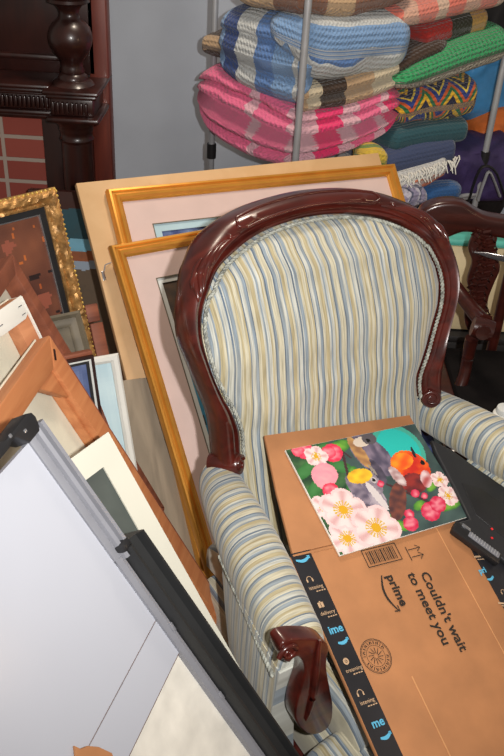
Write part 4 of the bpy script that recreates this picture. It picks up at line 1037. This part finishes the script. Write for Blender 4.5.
# ------------------------------------------------------------------ black case between board and right arm
M['case'] = plain('black_case', (34, 35, 38), .5, 0, .06, 10)
dc = empty('electronic_case', 'flat black electronic case between the cardboard and the right chair arm', 'case', basis(CBW @ cb((470, 510)), e1, -e2, nB))
DI = dc.matrix_world.inverted()
def dcp(px, h): return DI @ onplane(px, CBW @ V((0, 0, h)), nB)
poly = [dcp(p, .012) for p in ((459, 522), (470, 519), (455, 488), (436, 452), (432, 440), (452, 450), (474, 466), (500, 484), (524, 500), (530, 585), (504, 560), (480, 541))]
mesh('case_body', *prism([(p.x, p.y) for p in poly], .0015, .013, .003)[:2], M['case'], dc, sharp=50)
poly = [dcp(p, .0135) for p in ((476, 515), (462, 483), (480, 488), (520, 516), (522, 552))]
mesh('case_lid', *prism([(p.x, p.y) for p in poly], .0125, .0142, .0006)[:2], M['blk'], dc, sharp=50)
a = dcp((455, 524), .014); b = dcp((501, 558), .014); md = (a+b)/2; ang = math.atan2(b.y-a.y, b.x-a.x); Lc = (b-a).length
def loc(parts): return [(Matrix.Translation((md.x, md.y, .0)) @ Matrix.Rotation(ang, 4, 'Z')) @ v for v in parts]
vs, fs, _ = boxm((0, -.004, .009), (Lc, .026, .014), .003); lt = mesh('latch', loc(vs), fs, M['blk'], dc)
vs, fs, _ = boxm((Lc*.12, -.001, .0165), (Lc*.66, .012, .003), .001); mesh('latch_plate', loc(vs), fs, M['alu'], lt)
vs, fs, _ = boxm((-Lc*.30, .008, .0165), (Lc*.18, .006, .003), .001); mesh('latch_tab', loc(vs), fs, M['silver'], lt)
vs, fs, _ = add(*[boxm((-Lc*.16+k*Lc*.055, -.001, .0184), (.0016, .011, .0012), .0003) for k in range(11)]); mesh('latch_ribs', loc(vs), fs, M['steel'], lt)
M['red'] = plain('red_mark', (214, 40, 44), .4)
for px in ((492, 529), (492, 538)):
    p = dcp(px, .0145); mesh('red_mark', *boxm((p.x, p.y, .0146), (.004, .004, .001))[:2], M['red'], dc, smooth=False)
# ------------------------------------------------------------------ dark carved chair at the right
YB = 1.95
M['mahog2'] = wood('red_mahogany', (40, 13, 10), (66, 24, 17), .3, (6, 40, 40), coat=.35)
cc = empty('carved_chair', 'low dark red carved wooden armchair behind the striped chair at the right', 'chair', loc=(ony((500, 300), YB).x+.02, YB-.2, 0))
K0 = V(cc.location)
def kp(px, y): return ony(px, y)-K0
def ktube(pts, r_, name, mat='mahog2', seg=14, flat=1.): return mesh(name, *tube(cat([kp(p[:2], p[2]) for p in pts], 40), r_, seg, flat=flat)[:2], M[mat], cc)
poly = [(418, 214), (424, 206), (440, 200), (460, 200), (474, 208), (486, 214), (510, 218), (540, 222), (560, 230), (560, 246), (530, 240), (500, 236), (480, 232), (462, 230), (445, 236), (430, 238), (420, 230)]
pts = cat([(kp(p, YB).x, kp(p, YB).z, 0) for p in poly], 60); yk = YB-K0.y
mesh('crest_rail', *prism([(p.x, p.y) for p in pts], -.02, .03, .012, 4, fn=lambda x, y, z: V((x, yk+z, y)))[:2], M['mahog2'], cc)
poly = [(476, 226), (488, 224), (497, 236), (494, 250), (500, 266), (494, 282), (488, 298), (486, 316), (478, 330), (468, 330), (464, 314), (470, 296), (467, 280), (472, 262), (468, 248), (472, 236)]
pts = cat([(kp(p, YB).x, kp(p, YB).z, 0) for p in poly], 50)
mesh('splat', *prism([(p.x, p.y) for p in pts], -.008, .012, .005, 3, fn=lambda x, y, z: V((x, yk+z, y)))[:2], M['mahog2'], cc)
cvs = []
for k in range(15):
    t = k/14; px = 482+6*math.sin(t*7); py = 232+92*t; p = kp((px, py), YB-.018); rr = .011+.003*math.sin(k*2.1)
    for sg in (-1, 1): cvs.append(tube([p+V((sg*.004, -.004, 0)), p+V((sg*.016, -.012, .008)), p+V((sg*.024, -.006, -.006)), p+V((sg*.012, -.008, -.014))], lambda t: .0055-.003*t, 8))
mesh('splat_carving', *add(*cvs)[:2], M['mahog2'], cc)
ktube([(448, 276, YB-.02), (462, 296, YB-.08), (476, 314, YB-.15), (484, 322, YB-.19)], lambda t: .016+.004*t, 'arm')
pa = kp((481, 327), YB-.2)
mesh('arm_knuckle', *add(tube([pa+V((-.02, 0, .002)), pa+V((.004, -.004, -.002)), pa+V((.026, -.008, -.006))], lambda t: .026-.004*abs(t-.5), 20), tube([pa+V((.0, -.02, .0)), pa+V((.0, -.03, .0))], .018, 16))[:2], M['mahog2'], cc)
ktube([(472, 338, YB-.18), (468, 356, YB-.17), (464, 376, YB-.18), (456, 398, YB-.2)], lambda t: .014+.004*abs(t-.5), 'arm_support')
sz_ = onz((470, 398), .43); 
mesh('seat', *boxm((.07, -.02, .43), (.52, .44, .035), .012)[:2], M['mahog2'], cc)
M['seat_shade'] = plain('black_seat_shade', (20, 17, 17), .9, 0, .2, 20, spec=.1)  # matte black slab added to darken the seat, shade put into its colour
mesh('seat_shade_slab', *boxm((.085, .005, .452), (.46, .37, .03), .014)[:2], M['seat_shade'], cc)
mesh('seat_rail', *boxm((.07, -.02, .385), (.48, .40, .06), .012)[:2], M['mahog2'], cc)
for x in (-.15, .29):
    for y in (-.2, .16): mesh('leg', *tube(cat([(x, y, .37), (x*1.02, y*1.03, .2), (x, y*1.05, 0)], 10), lambda t: .022-.008*t, 12)[:2], M['mahog2'], cc)
for px in ((432, 236), (520, 236)):
    q = kp(px, YB); mesh('back_post', *tube([V((q.x, yk+.01, .40)), V((q.x, yk+.01, q.z+.01))], .014, 12)[:2], M['mahog2'], cc)
# pale tub behind the carved chair
M['cream'] = plain('cream_plastic', (214, 196, 156), .6, 0, .06, 8); M['aqua'] = plain('aqua_plastic', (86, 178, 164), .5)
pz = ony((450, 240), 2.25)
zb = ony((470, 334), 2.25).z
tb = empty('storage_tub', 'cream storage tub with aqua rim seen through the carved chair back', 'tub', loc=(pz.x+.12, 2.36, zb))
mesh('tub_body', *boxm((0, 0, (pz.z-zb)/2-.01), (.40, .2, pz.z-zb-.02), .02)[:2], M['cream'], tb); mesh('rim', *boxm((0, 0, pz.z-zb-.008), (.42, .22, .022), .008)[:2], M['aqua'], tb)
ct = empty('void_filler', 'black block added for the dark void under the cream storage tub', 'void_filler', loc=(pz.x+.12, 2.36, 0))  # added black block: carries the tub and stands for the dark void below
mesh('void_filler_body', *boxm((0, 0, zb/2-.012), (.44, .24, zb-.024), .012)[:2], M['strap_and_void'], ct); mesh('void_filler_rim', *boxm((0, 0, zb-.012), (.46, .26, .024), .006)[:2], M['strap_and_void'], ct)
# silver pointed strip
a, b = ony((474, 252), YB-.05), ony((520, 262), YB-.1)
md = (a+b)/2; 
vs = []; 
st_ = prism([(0, 0), (.03, .008), (.08, .010), (.15, .004), (.15, -.012), (.09, -.013), (.04, -.008)], -.002, .002, .0012)
xd = (b-a).normalized(); yd = V((0, -.5, .86)); yd = (yd-xd*yd.dot(xd)).normalized()
sv = mesh('letter_opener', st_[0], st_[1], M['silver']); sv.matrix_world = basis(a, xd, yd, xd.cross(yd)); label(sv, 'pointed silver metal strip in front of the carved chair splat', 'metal strip')
# white jar on the dark seat
p = onz((503, 421), .467+.03)
jr = empty('jar', 'small white jar on the seat of the dark carved chair', 'jar', loc=(p.x, p.y, .4672))
mesh('jar_body', *lathe([(.022, 0), (.028, .004), (.03, .03), (.026, .05), (.02, .054)], (0, 0), 24)[:2], M['canvaswhite'], jr); mesh('lid', *lathe([(.021, .054), (.022, .058), (.02, .066), (.006, .068)], (0, 0), 24)[:2], M['white'], jr)
# ------------------------------------------------------------------ light
def spot(name, loc, tgt, watts, size, ang, blend, col=(1, 1, 1)):
    l = bpy.data.lights.new(name, 'SPOT'); l.energy = watts; l.shadow_soft_size = size; l.spot_size = math.radians(ang); l.spot_blend = blend; l.color = col
    o = bpy.data.objects.new(name, l); COL.objects.link(o); o.location = loc
    o.rotation_euler = (V(tgt)-V(loc)).to_track_quat('-Z', 'Y').to_euler(); return o
spot('camera_flash', CAM+RT*.09+UP*.03-FWD*.03, (.3, 2.3, 1.05), 122, .012, 128, 1.0, (1, .97, .93))
l = bpy.data.lights.new('table_lamp_bulb', 'POINT'); l.energy = 5; l.color = (1, .66, .38); l.shadow_soft_size = .05
o = bpy.data.objects.new('table_lamp_bulb', l); COL.objects.link(o); o.location = (1.44, .88, 1.105)
l = bpy.data.lights.new('overhead_fill', 'AREA'); l.energy = 15; l.color = (1, .86, .7); l.size = .3; l.shape = 'DISK'  # added overhead fill, no seen source: brightens back wall and blankets
o = bpy.data.objects.new('overhead_fill', l); COL.objects.link(o); o.location = (.0, 2.1, 2.4)
w = bpy.data.worlds.new('room_ambience'); S.world = w; w.use_nodes = True
w.node_tree.nodes['Background'].inputs[0].default_value = (1, .88, .76, 1); w.node_tree.nodes['Background'].inputs[1].default_value = .21
S.view_settings.view_transform = 'Standard'; S.view_settings.look = 'None'; S.view_settings.gamma = 1; S.view_settings.use_curve_mapping = False
S.view_settings.exposure = 0
